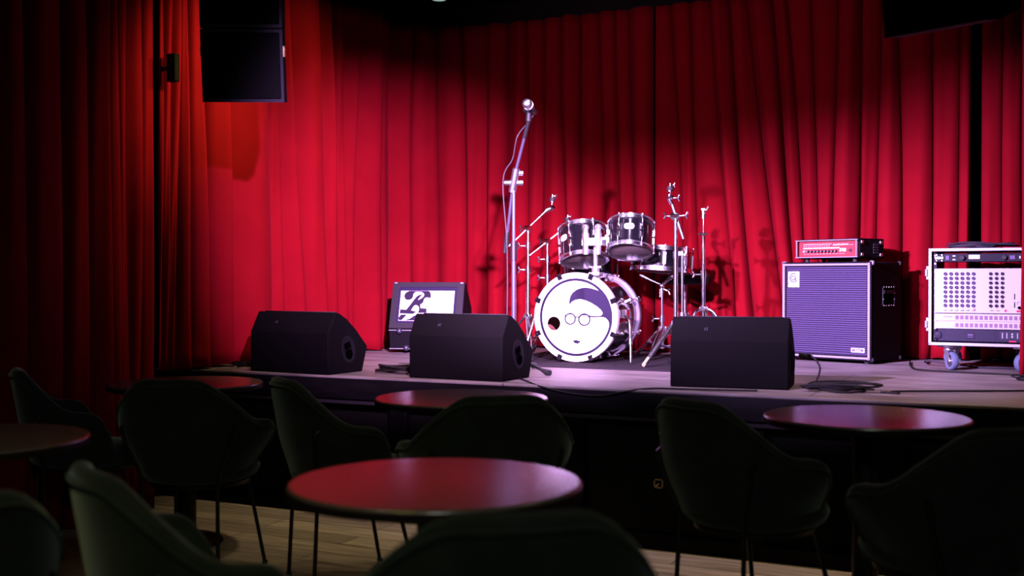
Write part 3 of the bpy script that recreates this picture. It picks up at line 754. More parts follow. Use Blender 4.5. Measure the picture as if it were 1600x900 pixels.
# short boom stand right of the snare
t = thing('cymbal_stand', 'chrome boom stand beside the snare with steep arm and dark tilter on top', 'stand', (-1.98, 6.21, ZR), 0, g)
top = 1.593-ZR
part('lower_tube', 'chrome', t, lambda b: b.cyl((0, 0, .12), (0, 0, .46), .0145, n=16))
part('middle_tube', 'chrome', t, lambda b: b.cyl((0, 0, .46), (0, 0, .62), .0125, n=16))
part('upper_tube', 'chrome', t, lambda b: b.cyl((0, 0, .62), (0, 0, top), .0105, n=16))
collar(t, .63, d=(.9, .4, 0))
part('side_tube', 'chrome', t, lambda b: (b.cyl((.034, .016, .27), (.034, .016, .655), .0075, n=14), b.box((.018, .008, .64), (.05, .02, .022))))
part('tube_cap', 'steel', t, lambda b: b.cyl((.034, .016, .255), (.034, .016, .30), .014, n=14))
part('boom_clamp', 'chrome', t, lambda b: (b.cyl((-.024, .008, top), (.024, -.008, top), .020, n=16), b.cyl((0, 0, top-.035), (0, 0, top), .014), wing(b, (.026, -.006, top), (1, .3, .1)), wing(b, (-.026, .006, top), (-1, -.3, .1))))
part('boom_arm', 'steel', t, lambda b: b.cyl((.040, .020, top-.130), (-.022, -.010, top+.078), .0092, n=14))
tilter(t, (-.030, -.014, top+.105), (.02, 0, 1))
part('boom_head', 'chrome', t, lambda b: (b.tube([(-.020, -.009, top+.07), (-.034, -.016, top+.095), (-.032, -.015, top+.125)], .012, 10), wing(b, (-.02, -.01, top+.105), (1, .3, 0))))
tripod(t, .24, .27, .09, rots=(-112, -20, 60), r=.012, tip='olive_rubber')

# straight stand with bent tripod
t = thing('cymbal_stand', 'straight chrome stand without boom, bent tripod legs showing over the third wedge', 'stand', (-1.91, 6.53, ZR), 0, g)
part('lower_tube', 'chrome', t, lambda b: b.cyl((0, 0, .27), (0, 0, .52), .0125, n=16))
part('upper_tube', 'chrome', t, lambda b: b.cyl((0, 0, .52), (0, 0, .76), .0095, n=16))
part('rod', 'chrome', t, lambda b: b.cyl((0, 0, .76), (0, 0, .90), .0045, n=10))
collar(t, .52)
part('cymbal_cup', 'chrome', t, lambda b: b.lathe([(.006, .752), (.030, .757), (.032, .766), (.022, .770), (.006, .772)], 24))
part('clutch', 'steel', t, lambda b: (b.cyl((0, 0, .855), (0, 0, .905), .012, n=14), b.box((0, 0, .90), (.02, .014, .03)), b.tube([(0, 0, .90), (.018, .006, .905), (.028, .01, .925)], .006, 8)))
tripod(t, .315, .26, .1, curved=True, rots=(-120, -60, 0, 60, 150))

# snare stand
t = thing('snare_stand', 'chrome basket stand holding the snare drum', 'stand', (-2.225, 6.70, ZR), 0, g)
part('lower_tube', 'chrome', t, lambda b: b.cyl((0, 0, .06), (0, 0, .25), .011, n=16))
part('upper_tube', 'chrome', t, lambda b: b.cyl((0, 0, .25), (0, 0, .44), .0085, n=16))
collar(t, .245)
part('basket_joint', 'chrome', t, lambda b: (b.sphere((0, 0, .45), .019), b.cyl((0, 0, .40), (0, 0, .44), .014), b.cyl((-.01, -.004, .43), (-.01, -.004, .38), .008), wing(b, (.01, .0, .43), (1, 0, -.4))))
for a in (-160, -40, 80):
    c, s = math.cos(R(a)), math.sin(R(a))
    part('basket_arm', 'chrome', t, lambda b: (b.tube([(0, 0, .455), (c*.07, s*.07, .485), (c*.14, s*.14, .520)], .0075, 10), b.cyl((c*.09, s*.09, .495), (c*.125, s*.125, .513), .012)))
tripod(t, .185, .24, .07, rots=(-90, 30, 150), r=.010)

# drum throne
t = thing('drum_throne', 'round dark drum stool beyond the snare, its seat edge just showing', 'stool', (-2.20, 7.10, ZR), 20)
se = part('seat', 'rubber', t, lambda b: b.lathe([(.01, .455), (.15, .455), (.168, .465), (.172, .49), (.165, .515), (.14, .528), (.001, .531)], 40))
for ch, a in zip('YAMAHA', (-122, -115, -108, -101, -94, -87)):
    T = Matrix.Rotation(R(a+22), 4, 'Z') @ Matrix.Translation((0.0, -.1725, .487)) @ Matrix.Rotation(R(90), 4, 'X')
    text_part('seat_lettering', ch, .026, 'grey_ink', se, T)
part('pole', 'chrome', t, lambda b: b.cyl((0, 0, .10), (0, 0, .46), .014, n=16))
tripod(t, .26, .22, .11, rots=(30, 150, 270))

# ------------------------------------------------------------------ microphone stand and microphone
t = thing('microphone_stand', 'tall tripod microphone stand with raised boom beside the boom stands', 'stand', (-2.622, 5.397, STAGE+.001), 0)
cl = 1.766-STAGE
part('lower_tube', 'dark_steel', t, lambda b: b.cyl((0, 0, .09), (0, 0, .66), .0125, n=16))
part('upper_tube', 'dark_steel', t, lambda b: b.cyl((0, 0, .66), (0, 0, cl), .0095, n=16))
part('height_clamp', 'black_metal', t, lambda b: b.cyl((0, 0, .60), (0, 0, .70), .018, n=16))
up = Vector((-2.486, 5.300, 2.065))-Vector(t.location); dn = Vector((-2.695, 5.440, 1.375))-Vector(t.location); mid = Vector((0, -.0, cl))
part('boom_clamp', 'steel', t, lambda b: (b.cyl(mid+(dn-mid).normalized()*.07, mid+(up-mid).normalized()*.06, .020, n=14), b.cyl(mid+Vector((-.045, -.02, -.02)), mid+Vector((.045, .02, -.02)), .014, n=14), b.cyl(mid+Vector((.03, .0, .03)), mid+Vector((.05, .01, .03)), .014, n=14)))
part('boom_arm', 'dark_steel', t, lambda b: b.tube([dn, mid, up], .0085, 12))
part('counterweight_grip', 'black_metal', t, lambda b: b.cyl(dn, dn.lerp(mid, .28), .014, n=14))
part('boom_grip', 'black_metal', t, lambda b: b.cyl(up.lerp(mid, .30), up, .011, n=14))
part('microphone_clip', 'black_metal', t, lambda b: (b.cyl(up-(up-mid).normalized()*.01, up+Vector((.004, -.008, .045)), .017, .014, n=14), b.cyl(up+Vector((-.02, 0, .05)), up+Vector((.025, -.02, .06)), .02, n=14)), bevel=.002)
for a in (-25, 92, 212):
    c, s = math.cos(R(a)), math.sin(R(a))
    lg_ = part('leg', 'black_metal', t, lambda b: b.cyl((c*.02, s*.02, .085), (c*.27, s*.27, .018), .0085, n=12))
    part('rubber_foot', 'rubber', lg_, lambda b: b.tube([(c*.235, s*.235, .027), (c*.27, s*.27, .018), (c*.295, s*.295, .0165)], [.010, .016, .015], 12))
part('leg_hub', 'black_metal', t, lambda b: b.cyl((0, 0, .07), (0, 0, .11), .026, n=18))
# the microphone points towards the room
mp = Vector((-2.468, 5.285, 2.122)); md = Vector((.20, -.97, .10)).normalized()
t = thing('microphone', 'handheld vocal microphone with round grille clipped on top of the tall stand', 'microphone', tuple(mp))
q = md.to_track_quat('Z', 'Y'); t.rotation_mode = 'QUATERNION'; t.rotation_quaternion = q
part('handle', 'black_metal', t, lambda b: b.lathe([(.009, -.10), (.0115, -.098), (.0125, -.06), (.0165, .035), (.02, .046), (.02, .05)], 24))
part('ring', 'steel', t, lambda b: b.lathe([(.0175, .048), (.0262, .050), (.0275, .056), (.0262, .064), (.0175, .066)], 28))
part('grille', 'steel', t, lambda b: b.lathe([(.0215, .064), (.0255, .072), (.0262, .082), (.024, .094), (.018, .102), (.009, .106), (.001, .107)], 28))

def cable(label, pts, r=.0045, m='cable', smooth=8, name='cable', group=None, cat='cable'):
    o = MB().tube(pts, r, 8, smooth=smooth).build(name, m)
    tag(o, label, cat, group); return o
L0 = Vector((-2.622, 5.397, STAGE))
def mic_cable():
    a = mp-md*.10
    pts = [tuple(a), tuple(a+Vector((-.035, -.01, -.05))), (-2.556, 5.305, 1.98), (-2.606, 5.350, 1.87), (-2.668, 5.362, 1.76), (-2.652, 5.372, 1.45), (-2.65, 5.378, 1.2), (-2.652, 5.37, .95), (-2.66, 5.36, .76), (-2.72, 5.40, STAGE+.006), (-2.80, 5.60, STAGE+.006)]
    cable('thin microphone cable running down the tall microphone stand', pts, .0032, 'cable_lit', name='microphone_cable')
mic_cable()

# ------------------------------------------------------------------ bass cabinet and amplifier head
CW, CD, CH = .60, .36, .585
ca = R(-20)
t = thing('bass_cabinet', 'large bass speaker cabinet with silver ribbed grille, under the red amplifier head', 'speaker', (-.98-math.cos(ca)*CW, 6.79-math.sin(ca)*CW, STAGE+.001), -20)
F = .018
part('cabinet', 'cab', t, lambda b: (b.box((CW/2, CD/2+.012, F+CH/2), (CW, CD-.024, CH))), bevel=.010, seg=3)
part('baffle_rim', 'cab', t, lambda b: b.poly([[(0, 0), (CW, 0), (CW, CH), (0, CH)], [(.03, .03), (.03, CH-.03), (CW-.03, CH-.03), (CW-.03, .03)]], facing_front(0, .016, F), .014), bevel=.003)
part('grille', 'amp_grille', t, lambda b: b.box((CW/2, .010, F+CH/2), (CW-.058, .012, CH-.058)), bevel=.003)
def pip(b):
    for z in (F+.016, F+CH-.016): b.box((CW/2, -.001, z), (CW-.014, .012, .013))
    for x in (.014, CW-.014): b.box((x, -.001, F+CH/2), (.015, .012, CH-.014))
part('piping', 'silver_piping', t, pip, bevel=.003)
bdg = part('badge', 'white_badge', t, lambda b: b.box((.083, .002, F+CH-.105), (.078, .006, .098)), bevel=.002)
def spiral(b):
    T = facing_front(.083, -.0012, F+CH-.095)
    b.poly([circ(0, 0, .030, 40), circ(.002, 0, .024, 40)[::-1]], T, .0006)
    b.poly([circ(-.002, -.001, .017, 36), circ(-.002, -.001, .0105, 36)[::-1]], T, .0006)
    b.box((.0145, .0004, -.013), (.006, .0006, .026), Matrix.Translation((.083, -.0022, F+CH-.095)))
part('printed_emblem', 'grey_ink', bdg, spiral)
text_part('printed_word', 'Ampeg', .018, 'grey_ink', bdg, facing_front(.083, -.0012, F+CH-.140))
npl = part('nameplate', 'white_badge', t, lambda b: b.box((CW-.085, .0015, F+.062), (.088, .006, .026)), bevel=.002)
part('nameplate_panel', 'jack', npl, lambda b: b.box((CW-.085, -.0018, F+.062), (.074, .001, .015)))
text_part('nameplate_lettering', 'Ampeg', .013, 'white_badge', npl, facing_front(CW-.085, -.0025, F+.062))
for x in (.006, CW-.006):
    for y in (.02, CD-.006):
        for z in (F+.008, F+CH-.008):
            part('corner_cap', 'silver_piping' if y < .1 and z > .3 else 'rubber', t, lambda b: b.box((x, y, z), (.028, .028, .028)), bevel=.010, seg=3)
for s, xx in ((1, CW), (-1, 0)):
    hb = part('side_handle', 'rubber', t, lambda b: (b.box((xx+s*.0015, .205, F+CH-.155), (.006, .145, .006)), b.box((xx+s*.0015, .205, F+CH-.255), (.006, .145, .006)), b.box((xx+s*.0015, .135, F+CH-.205), (.006, .006, .10)), b.box((xx+s*.0015, .275, F+CH-.205), (.006, .006, .10)), b.box((xx+s*.002, .205, F+CH-.178), (.01, .12, .02))))
    part('handle_recess', 'dark_hole', hb, lambda b: b.box((xx+s*.0006, .205, F+CH-.205), (.002, .13, .09)))
    part('handle_screw', 'steel', hb, lambda b: [b.sphere((xx+s*.004, y, z), .0035, 8) for y in (.145, .175, .205, .235, .265) for z in (F+CH-.150, F+CH-.260)]+[b.sphere((xx+s*.004, y, z), .0035, 8) for y in (.137, .273) for z in (F+CH-.187, F+CH-.223)])
for x in (.06, CW-.05):
    for y in (.05, CD-.05): part('foot', 'rubber', t, lambda b: b.cyl((x, y, 0), (x, y, F+.002), .018, .022))

hw, hdp, hh = .435, .275, .118
zc = STAGE+.001+F+CH+.0005
T0 = Matrix.Translation(t.location) @ Matrix.Rotation(ca, 4, 'Z')
pc = T0 @ Vector((.085, .02, 0))
t = thing('amplifier_head', 'amplifier head with red knob panel standing on the bass speaker cabinet', 'amplifier', (pc.x, pc.y, zc), -24)
f = .02
part('cabinet', 'cab', t, lambda b: (b.box((hw/2, hdp/2+.012, f+.006), (hw, hdp-.02, .012)), b.box((hw/2, hdp/2+.012, f+hh-.006), (hw, hdp-.02, .012)), b.box((.006, hdp/2+.012, f+hh/2), (.012, hdp-.02, hh)), b.box((hw-.006, hdp/2+.012, f+hh/2), (.012, hdp-.02, hh)), b.box((hw/2, hdp-.01, f+hh/2), (hw, .012, hh))), bevel=.002)
part('piping', 'silver_piping', t, lambda b: (b.box((hw/2, -.001, f+.008), (hw, .010, .006)), b.box((hw/2, -.001, f+hh-.008), (hw, .010, .006)), b.box((.008, -.001, f+hh/2), (.006, .010, hh-.01)), b.box((hw-.008, -.001, f+hh/2), (.006, .010, hh-.01))), bevel=.002)
pn = part('control_panel', 'red_panel', t, lambda b: b.box((hw/2, .024, f+hh/2), (hw-.026, .012, hh-.026)))
FP = lambda x, z: facing_front(x, .0175, z)
inlay = MB()
def bar(x0, x1, z, h): inlay.poly([[(x0, -h/2), (x1, -h/2), (x1, h/2), (x0, h/2)]], FP(0, z), .0006)
bar(.045, .245, f+.088, .004)
for i in range(12):
    bar(.045+.016*i, .045+.016*i+.010, f+.079, .0025); bar(.045+.016*i+.002, .045+.016*i+.008, f+.074, .002)
bar(.042, .30, f+.064, .009)
for i in range(13): bar(.048+.0225*i, .048+.0225*i+.014, f+.029, .0028)
bar(.30, .345, f+.052, .02)
inlay.build('panel_print', 'white_ink', pn, smooth=False)
nm = MB()
for i in range(10):
    nm.poly([[(.255+i*.0105, -.004), (.2635+i*.0105, -.004), (.2645+i*.0105, .004+(.003 if i % 3 == 0 else 0)), (.2565+i*.0105, .004)]], FP(0, f+.084), .0008)
nm.poly([[(.25, -.0052), (.395, -.0025), (.395, -.0008), (.25, -.0038)]], FP(0, f+.083), .0008)
nm.build('panel_script', 'white_ink', pn, smooth=False)
for i in range(10):
    x = .055+.0245*i
    k = part('knob', 'rubber' if i else 'white_ink', pn, lambda b: (b.cyl((x, .0175, f+.044), (x, .004, f+.044), .0085, .007, n=18)))
    part('knob_pointer', 'white_ink', k, lambda b: b.box((0, 0, 0), (.0022, .001, .012), Matrix.Translation((x, .0032, f+.044)) @ Matrix.Rotation(R([40, 30, 35, 90, 90, 60, 10, 35, 90, 35][i]), 4, 'Y')))
for i, x in enumerate((.31, .343)):
    part('switch', 'white_ink', pn, lambda b: b.cyl((x, .0175, f+.046), (x, .010, f+.046), .007, n=14))
part('jack_socket', 'rubber', pn, lambda b: b.lathe([(.004, 0), (.010, 0), (.010, .006), (.004, .006)], 18, Matrix.Translation((.375, .0175, f+.048)) @ Matrix.Rotation(R(90), 4, 'X'), closed=True))
for x in (0, hw):
    for y in (.045, hdp-.03):
        for z in (f+.022, f+hh-.022):
            s = 1 if x > 0 else -1
            part('corner_cap', 'steel', t, lambda b: b.box((x+s*.002, y, z), (.008, .026, .020)), bevel=.003)
ve = MB()
for i in range(4): ve.box((hw+.0015, hdp-.085, f+hh/2-.024+i*.016), (.003, .055, .010))
ve.build('side_vent', 'rail', t)
for x in (.05, hw-.05):
    for y in (.05, hdp-.05): part('foot', 'rubber', t, lambda b: b.cyl((x, y, 0), (x, y, f+.002), .014))

# ------------------------------------------------------------------ equipment rack on casters
RW, RD, RH = .56, .46, .535
zr = .135
t = thing('equipment_rack', 'wheeled metal-edged flight case rack of audio units beside the wing curtain', 'rack', (-.645, 6.58, STAGE+.001), -3)
E = .018
part('case_shell', 'cab', t, lambda b: (b.box((RW/2, RD/2, zr+.012), (RW-.01, RD-.02, .012)), b.box((RW/2, RD/2, zr+RH-.012), (RW-.01, RD-.02, .012)), b.box((.012, RD/2, zr+RH/2), (.012, RD-.02, RH-.02)), b.box((RW-.012, RD/2, zr+RH/2), (.012, RD-.02, RH-.02))))
def edges(b):
    for y in (0, RD):
        for z in (zr+E/2, zr+RH-E/2): b.box((RW/2, y, z), (RW, .02, E))
        for x in (E/2, RW-E/2): b.box((x, y, zr+RH/2), (E, .02, RH-.002))
    for z in (zr+E/2, zr+RH-E/2):
        for x in (E/2, RW-E/2): b.box((x, RD/2, z), (E+.002, RD, E+.002))
part('edge_profile', 'alu', t, edges, bevel=.003)
for z in (zr+.115, zr+.40):
    part('latch', 'alu', t, lambda b: (b.box((-.006, .03, z), (.016, .05, .075)), b.box((-.014, .03, z), (.012, .028, .04)), b.cyl((-.012, .005, z-.02), (-.012, .005, z+.02), .008)), bevel=.003)
for x in (.034, RW-.034):
    rail_ = part('rack_rail', 'rack_black', t, lambda b: b.box((x, .014, zr+RH/2), (.016, .02, RH-.05)))
    part('rail_screw', 'steel', rail_, lambda b: [b.cyl((x, .006, zr+.05+i*.0445), (x, .001, zr+.05+i*.0445), .0045, n=10) for i in range(11)])
UX0, UX1 = .045, RW-.045
UC, UW = RW/2, RW-.075
YU = -.002
# top power unit
u = part('power_unit', 'rack_black', t, lambda b: (b.box((UC, .11, zr+RH-.053), (UW, .22, .044)), b.box((UC, .004, zr+RH-.053), (UW+.012, .006, .046))), bevel=.002)
zu = zr+RH-.053
part('rack_ear', 'steel', u, lambda b: (b.box((.055, YU, zu), (.042, .006, .012)), [b.cyl((x, YU, z), (x, YU-.006, z), .004, n=8) for x in (.042, .070) for z in (zu-.015, zu+.015)]))
part('display', 'white_badge', u, lambda b: b.box((.235, YU, zu+.004), (.056, .004, .022)))
for x in (.175, .385): part('knob', 'rubber', u, lambda b: b.cyl((x, YU, zu), (x, -.02, zu), .014, .012, n=18))
part('rocker_switch', 'jack', u, lambda b: b.box((.098, YU, zu), (.018, .006, .024)))
part('rocker_switch', 'jack', u, lambda b: b.box((.425, YU, zu), (.026, .006, .02)))
part('meter_led', 'white_badge', u, lambda b: (b.box((.132, YU, zu+.010), (.014, .004, .006)), b.box((.132, YU, zu-.010), (.014, .004, .006))))
part('meter_led', 'white_badge', u, lambda b: b.box((.462, YU, zu), (.006, .004, .014)))
# stage box with sockets
z0, z1 = zr+.180, zr+RH-.112
u = part('stage_box', 'rack_panel', t, lambda b: (b.box((UC, .15, (z0+z1)/2), (UW-.02, .29, z1-z0-.006)), b.box((UC, .004, (z0+z1)/2), (UW+.014, .008, z1-z0))), bevel=.002)
jr = MB(); jr.lathe([(.0045, 0), (.0093, 0), (.0093, .005), (.0075, .007), (.0045, .003)], 18, Matrix.Rotation(R(90), 4, 'X'), closed=True); jr.cyl((0, -.0005, 0), (0, -.0015, 0), .0085); jr.cyl((0, -.002, 0), (0, -.006, 0), .0028, n=8)
j0 = jr.build('input_socket', 'jack', u); first = True
jk = MB(); jk.lathe([(.0065, 0), (.0088, 0), (.0088, .006), (.0065, .006)], 18, Matrix.Rotation(R(90), 4, 'X'), closed=True); jk.cyl((0, -.0005, 0), (0, -.0015, 0), .0085); jk.box((0, -.004, .001), (.009, .004, .004))
k0 = jk.build('output_socket', 'jack_dark', u)
n = 0
for r in range(8):
    z = z1-.029-r*(z1-z0-.060)/7.4
    for c in range(6):
        p = (.088+c*.0288, .0, z)
        if n == 0: j0.location = p
        else: copy_part(j0, p)
        n += 1
n = 0
for r in range(8):
    z = z1-.029-r*(z1-z0-.060)/7.4
    for c in range(3):
        p = (.318+c*.0290, .0, z)
        if n == 0: k0.location = p
        else: copy_part(k0, p)
        n += 1
pr_ = MB()
for c in range(6): pr_.box((.088+c*.0288, -.001, z0+.013), (.017, .002, .0028)); pr_.box((.088+c*.0288+.004, -.001, z0+.018), (.008, .002, .002))
for c in range(2): pr_.box((.325+c*.03, -.001, z0+.015), (.016, .002, .003))
pr_.build('socket_print', 'grey_ink', u, smooth=False)
part('red_tag', 'red_btn', u, lambda b: b.box((.088+5*.0288+.006, -.001, z0+.020), (.010, .002, .006)))
part('red_tag', 'red_btn', u, lambda b: b.box((.392, -.001, z0+.016), (.010, .003, .012)))
part('card_slot', 'dark_hole', u, lambda b: b.box((.436, -.001, z0+.092), (.004, .003, .030)))
part('card_slot', 'dark_hole', u, lambda b: b.box((.436, -.001, z0+.048), (.004, .003, .030)))
part('card_slot', 'dark_hole', u, lambda b: b.box((.472, -.001, z0+.085), (.004, .003, .014)))
part('round_socket', 'dark_hole', u, lambda b: b.cyl((.460, .0, z0+.032), (.460, -.004, z0+.032), .0085))
part('red_button', 'red_btn', u, lambda b: b.box((.455, -.002, z0+.014), (.016, .006, .010)))
part('panel_line', 'grey_ink', u, lambda b: (b.box((.455, -.001, z0+.062), (.014, .002, .002)), b.box((.449, -.001, z0+.055), (.002, .002, .014)), b.box((.474, -.001, z0+.056), (.016, .002, .002))))
# two rows of small patch blocks
zz0 = zr+.094
u = part('patch_panel', 'rack_panel', t, lambda b: (b.box((UC, .004, zz0+.062), (UW+.014, .008, .040)), b.box((UC, .004, zz0+.020), (UW+.014, .008, .040)), b.box((UC, .08, zz0+.041), (UW-.02, .15, .078))), bevel=.0015)
lb = MB(); lb.box((0, -.0005, 0), (.0165, .003, .022)); nb = len(lb.f)
for a in range(2):
    for b_ in range(3): lb.box((-.0035+a*.007, -.0022, -.006+b_*.006), (.0032, .001, .003))
l0 = lb.build('indicator_block', 'led_block', u)
l0.data.materials.append(M['jack'])
for p_ in l0.data.polygons:
    if p_.index >= nb: p_.material_index = 1
for i in range(14):
    for r in range(2):
        p = (.148+i*.0245, 0, zz0+.020+r*.042)
        if i == 0 and r == 0: l0.location = p
        else: copy_part(l0, p)
part('status_light', 'jack', u, lambda b: [b.cyl((.083+i*.012, 0, zz0+.066), (.083+i*.012, -.003, zz0+.066), .003, n=8) for i in range(4)])
# power backup unit
zz1 = zr+.058
u = part('backup_unit', 'ups', t, lambda b: (b.box((UC, .13, zz1), (UW-.02, .25, .066)), b.box((UC+.008, -.002, zz1), (UW-.006, .014, .068))), bevel=.005)
part('vent_slat', 'ups_dark', u, lambda b: [b.box((.218, -.0095, zz1-.026+i*.0064), (.245, .003, .003)) for i in range(9)])
bp_ = part('emblem_plate', 'ups', u, lambda b: b.box((.218, -.011, zz1), (.042, .004, .030)), bevel=.001)
part('emblem_print', 'jack', bp_, lambda b: (b.box((.218, -.0133, zz1+.004), (.026, .001, .008)), b.box((.218, -.0133, zz1-.008), (.026, .001, .003))))
cp = part('control_window', 'ups_dark', u, lambda b: b.box((.43, -.0092, zz1+.004), (.135, .003, .046)), bevel=.001)
part('control_light', 'alu', cp, lambda b: [b.box((x, -.0112, zz1+.004), (.004, .002, .030)) for x in (.378, .400, .452, .474)]+[b.cyl((.426, -.011, zz1+.012-i*.014), (.426, -.013, zz1+.012-i*.014), .005, n=10) for i in range(2)]+[b.box((.490, -.0112, zz1+.004), (.004, .002, .046))])
part('red_label', 'red_btn', u, lambda b: b.box((.428, -.0095, zz1-.027), (.034, .002, .006)))
part('side_grip', 'ups_dark', u, lambda b: (b.cyl((.512, -.0095, zz1), (.512, -.011, zz1), .016, n=18)))
part('side_grip', 'ups', u, lambda b: b.lathe([(.001, 0), (.022, 0), (.018, .008), (.001, .010)], 20, Matrix.Translation((.052, -.008, zz1)) @ Matrix.Rotation(R(90), 4, 'X')))
# casters
def caster(x, y, a):
    T = Matrix.Translation((x, y, 0)) @ Matrix.Rotation(R(a), 4, 'Z')
    c = part('caster', 'satin_chrome', t, lambda b: (b.box((0, 0, zr-.006), (.10, .085, .010), T), b.cyl((0, 0, zr-.012), (0, 0, zr-.028), .026, T=T, n=18),
        b.add([(-.02, s*.020+dy, zr-.025) for s in (1,) for dy in (0, .003)]+[(.026, .020+dy, zr-.025) for dy in (0, .003)]+[(.040, .020+dy, .045) for dy in (0, .003)]+[(.020, .020+dy, .040) for dy in (0, .003)], [(0, 2, 4, 6), (1, 7, 5, 3), (0, 1, 3, 2), (2, 3, 5, 4), (4, 5, 7, 6), (6, 7, 1, 0)], T),
        b.add([(-.02, -.023+dy, zr-.025) for dy in (0, .003)]+[(.026, -.023+dy, zr-.025) for dy in (0, .003)]+[(.040, -.023+dy, .045) for dy in (0, .003)]+[(.020, -.023+dy, .040) for dy in (0, .003)], [(0, 2, 4, 6), (1, 7, 5, 3), (0, 1, 3, 2), (2, 3, 5, 4), (4, 5, 7, 6), (6, 7, 1, 0)], T)))
    W_ = T @ Matrix.Translation((.028, 0, .050)) @ Matrix.Rotation(R(90), 4, 'X')
    part('wheel', 'blue_wheel', c, lambda b: b.lathe([(.034, -.016), (.046, -.016), (.050, -.010), (.050, .010), (.046, .016), (.034, .016)], 36, W_, closed=True))
    part('wheel_hub', 'steel', c, lambda b: (b.lathe([(.001, -.012), (.035, -.012), (.035, .012), (.001, .012)], 28, W_), b.cyl((0, 0, -.024), (0, 0, .024), .008, T=W_)))
caster(.10, .06, -52); caster(RW-.07, .06, -128); caster(.10, RD-.06, -150); caster(RW-.12, RD-.06, -100)

def coil(cx, cy, z, r, n, seed, sq=.55, rad=.0045, tail=None, rot=0.0, lift=.010):
    rr = random.Random(seed); pts = []
    N = 14
    zz = z
    for k in range(n):
        rx = r*rr.uniform(.6, 1.12); ry = r*sq*rr.uniform(.6, 1.15); ox, oy = rr.uniform(-.3, .3)*r, rr.uniform(-.12, .12)*r; pj = rr.uniform(0, 6)
        for i in range(N):
            a = 2*PI*i/N
            x, y = ox+rx*math.cos(a), oy+ry*math.sin(a)
            x += .05*r*math.sin(3*a+pj); y += .06*r*math.sin(2*a+pj)
            pts.append((cx+x*math.cos(rot)-y*math.sin(rot), cy+x*math.sin(rot)+y*math.cos(rot), z+rad+k*rad*.8+rad*(1+math.sin(2*a+pj))*.9+lift*(k/n)))
    if tail: pts += tail
    return pts
gc = 'black cables on the stage'
z_ = zr+RH+STAGE+.001
cable('coil of brightly lit cable lying on top of the equipment rack', coil(-.42, 6.80, z_+.003, .17, 6, 3, .6, lift=.002), .0042, 'cable_lit', 4, name='cable_coil', group=gc)
zs = STAGE+.001
cable('loose cable coil between the side curtain and the first stage wedge', coil(-4.11, 5.03, zs, .10, 4, 5, .5)+[(-4.06, 5.22, zs+.006), (-3.98, 5.4, zs+.006)], .0045, 'cable', 4, name='cable_coil', group=gc)
cable('small cable coil on the boards between the first and second stage wedges', coil(-3.14, 5.07, zs, .125, 5, 9, .5, lift=.02)+[(-3.05, 5.15, zs+.005), (-2.98, 5.3, zs+.005)], .0045, 'cable', 4, name='cable_coil', group=gc)
cable('bundle of cable loops beside the third wedge at the stage edge', [(-1.058, 5.245, STAGE+.15), (-1.02, 5.24, STAGE+.148), (-.975, 5.20, STAGE+.10), (-.985, 5.16, STAGE+.04), (-1.02, 5.13, zs+.008)]+coil(-.88, 5.10, zs, .155, 6, 13, .42, rot=.15, lift=.016), .0045, 'cable', 5, name='cable_coil', group=gc)
pl_ = thing('speaker_plug', 'cable plug pushed into the side of the third stage wedge', 'plug', (-1.075, 5.247, STAGE+.15), 7)
part('plug_body', 'cable_lit', pl_, lambda b: b.cyl((-.004, 0, 0), (.035, -.004, -.006), .011, .009, n=14))
part('plug_sleeve', 'rubber', pl_, lambda b: b.cyl((.033, -.004, -.006), (.05, -.006, -.010), .008, .005, n=12))
cable('long cable along the boards from the coil towards the wing curtain', [(-.70, 5.12, zs+.005), (-.62, 5.11, zs+.005), (-.66, 5.17, zs+.005), (-.60, 5.22, zs+.005), (-.45, 5.30, zs+.005), (-.25, 5.40, zs+.005), (.0, 5.55, zs+.005), (.3, 5.7, zs+.005)], .0045, 'cable', 8, group=gc)
cable('thin cable looping over the stage edge between the second and third wedges', [(-2.42, 5.05, zs+.004), (-2.3, 4.9, zs+.004), (-2.2, 4.817, STAGE-.006), (-2.05, 4.812, STAGE-.03), (-1.9, 4.812, STAGE-.035), (-1.78, 4.814, STAGE-.012), (-1.65, 4.84, zs+.005), (-1.4, 4.90, zs+.005), (-1.2, 4.95, zs+.005)], .004, 'cable', 8, group=gc)
cable('cable between the bass cabinet and the rack, lying near the curtain', [(-.80, 7.10, zs+.006), (-.78, 6.92, zs+.006), (-.75, 6.70, zs+.006), (-.68, 6.47, zs+.006), (-.42, 6.40, zs+.006), (-.2, 6.36, zs+.006), (.05, 6.28, zs+.006)], .0045, 'cable', 8, group=gc)
cable('cable crossing the boards under the equipment rack', [(-.70, 7.24, zs+.006), (-.695, 7.0, zs+.006), (-.68, 6.84, zs+.03), (-.55, 6.80, zs+.02), (-.40, 6.79, zs+.006), (-.28, 6.80, zs+.006), (-.1, 6.82, zs+.006)], .0045, 'cable_lit', 8, group=gc)
cable('small cable loop at the foot of the wing curtain', coil(-.10, 6.10, zs, .10, 2, 23, .6), .004, 'cable', 4, name='cable_coil', group=gc)
cable('cable running along the back of the first two wedges', [(-3.36, 5.20, zs+.005), (-3.30, 5.12, zs+.011), (-3.26, 5.34, zs+.005), (-3.0, 5.40, zs+.005), (-2.86, 5.52, zs+.005)], .004, 'cable', 8, group=gc)

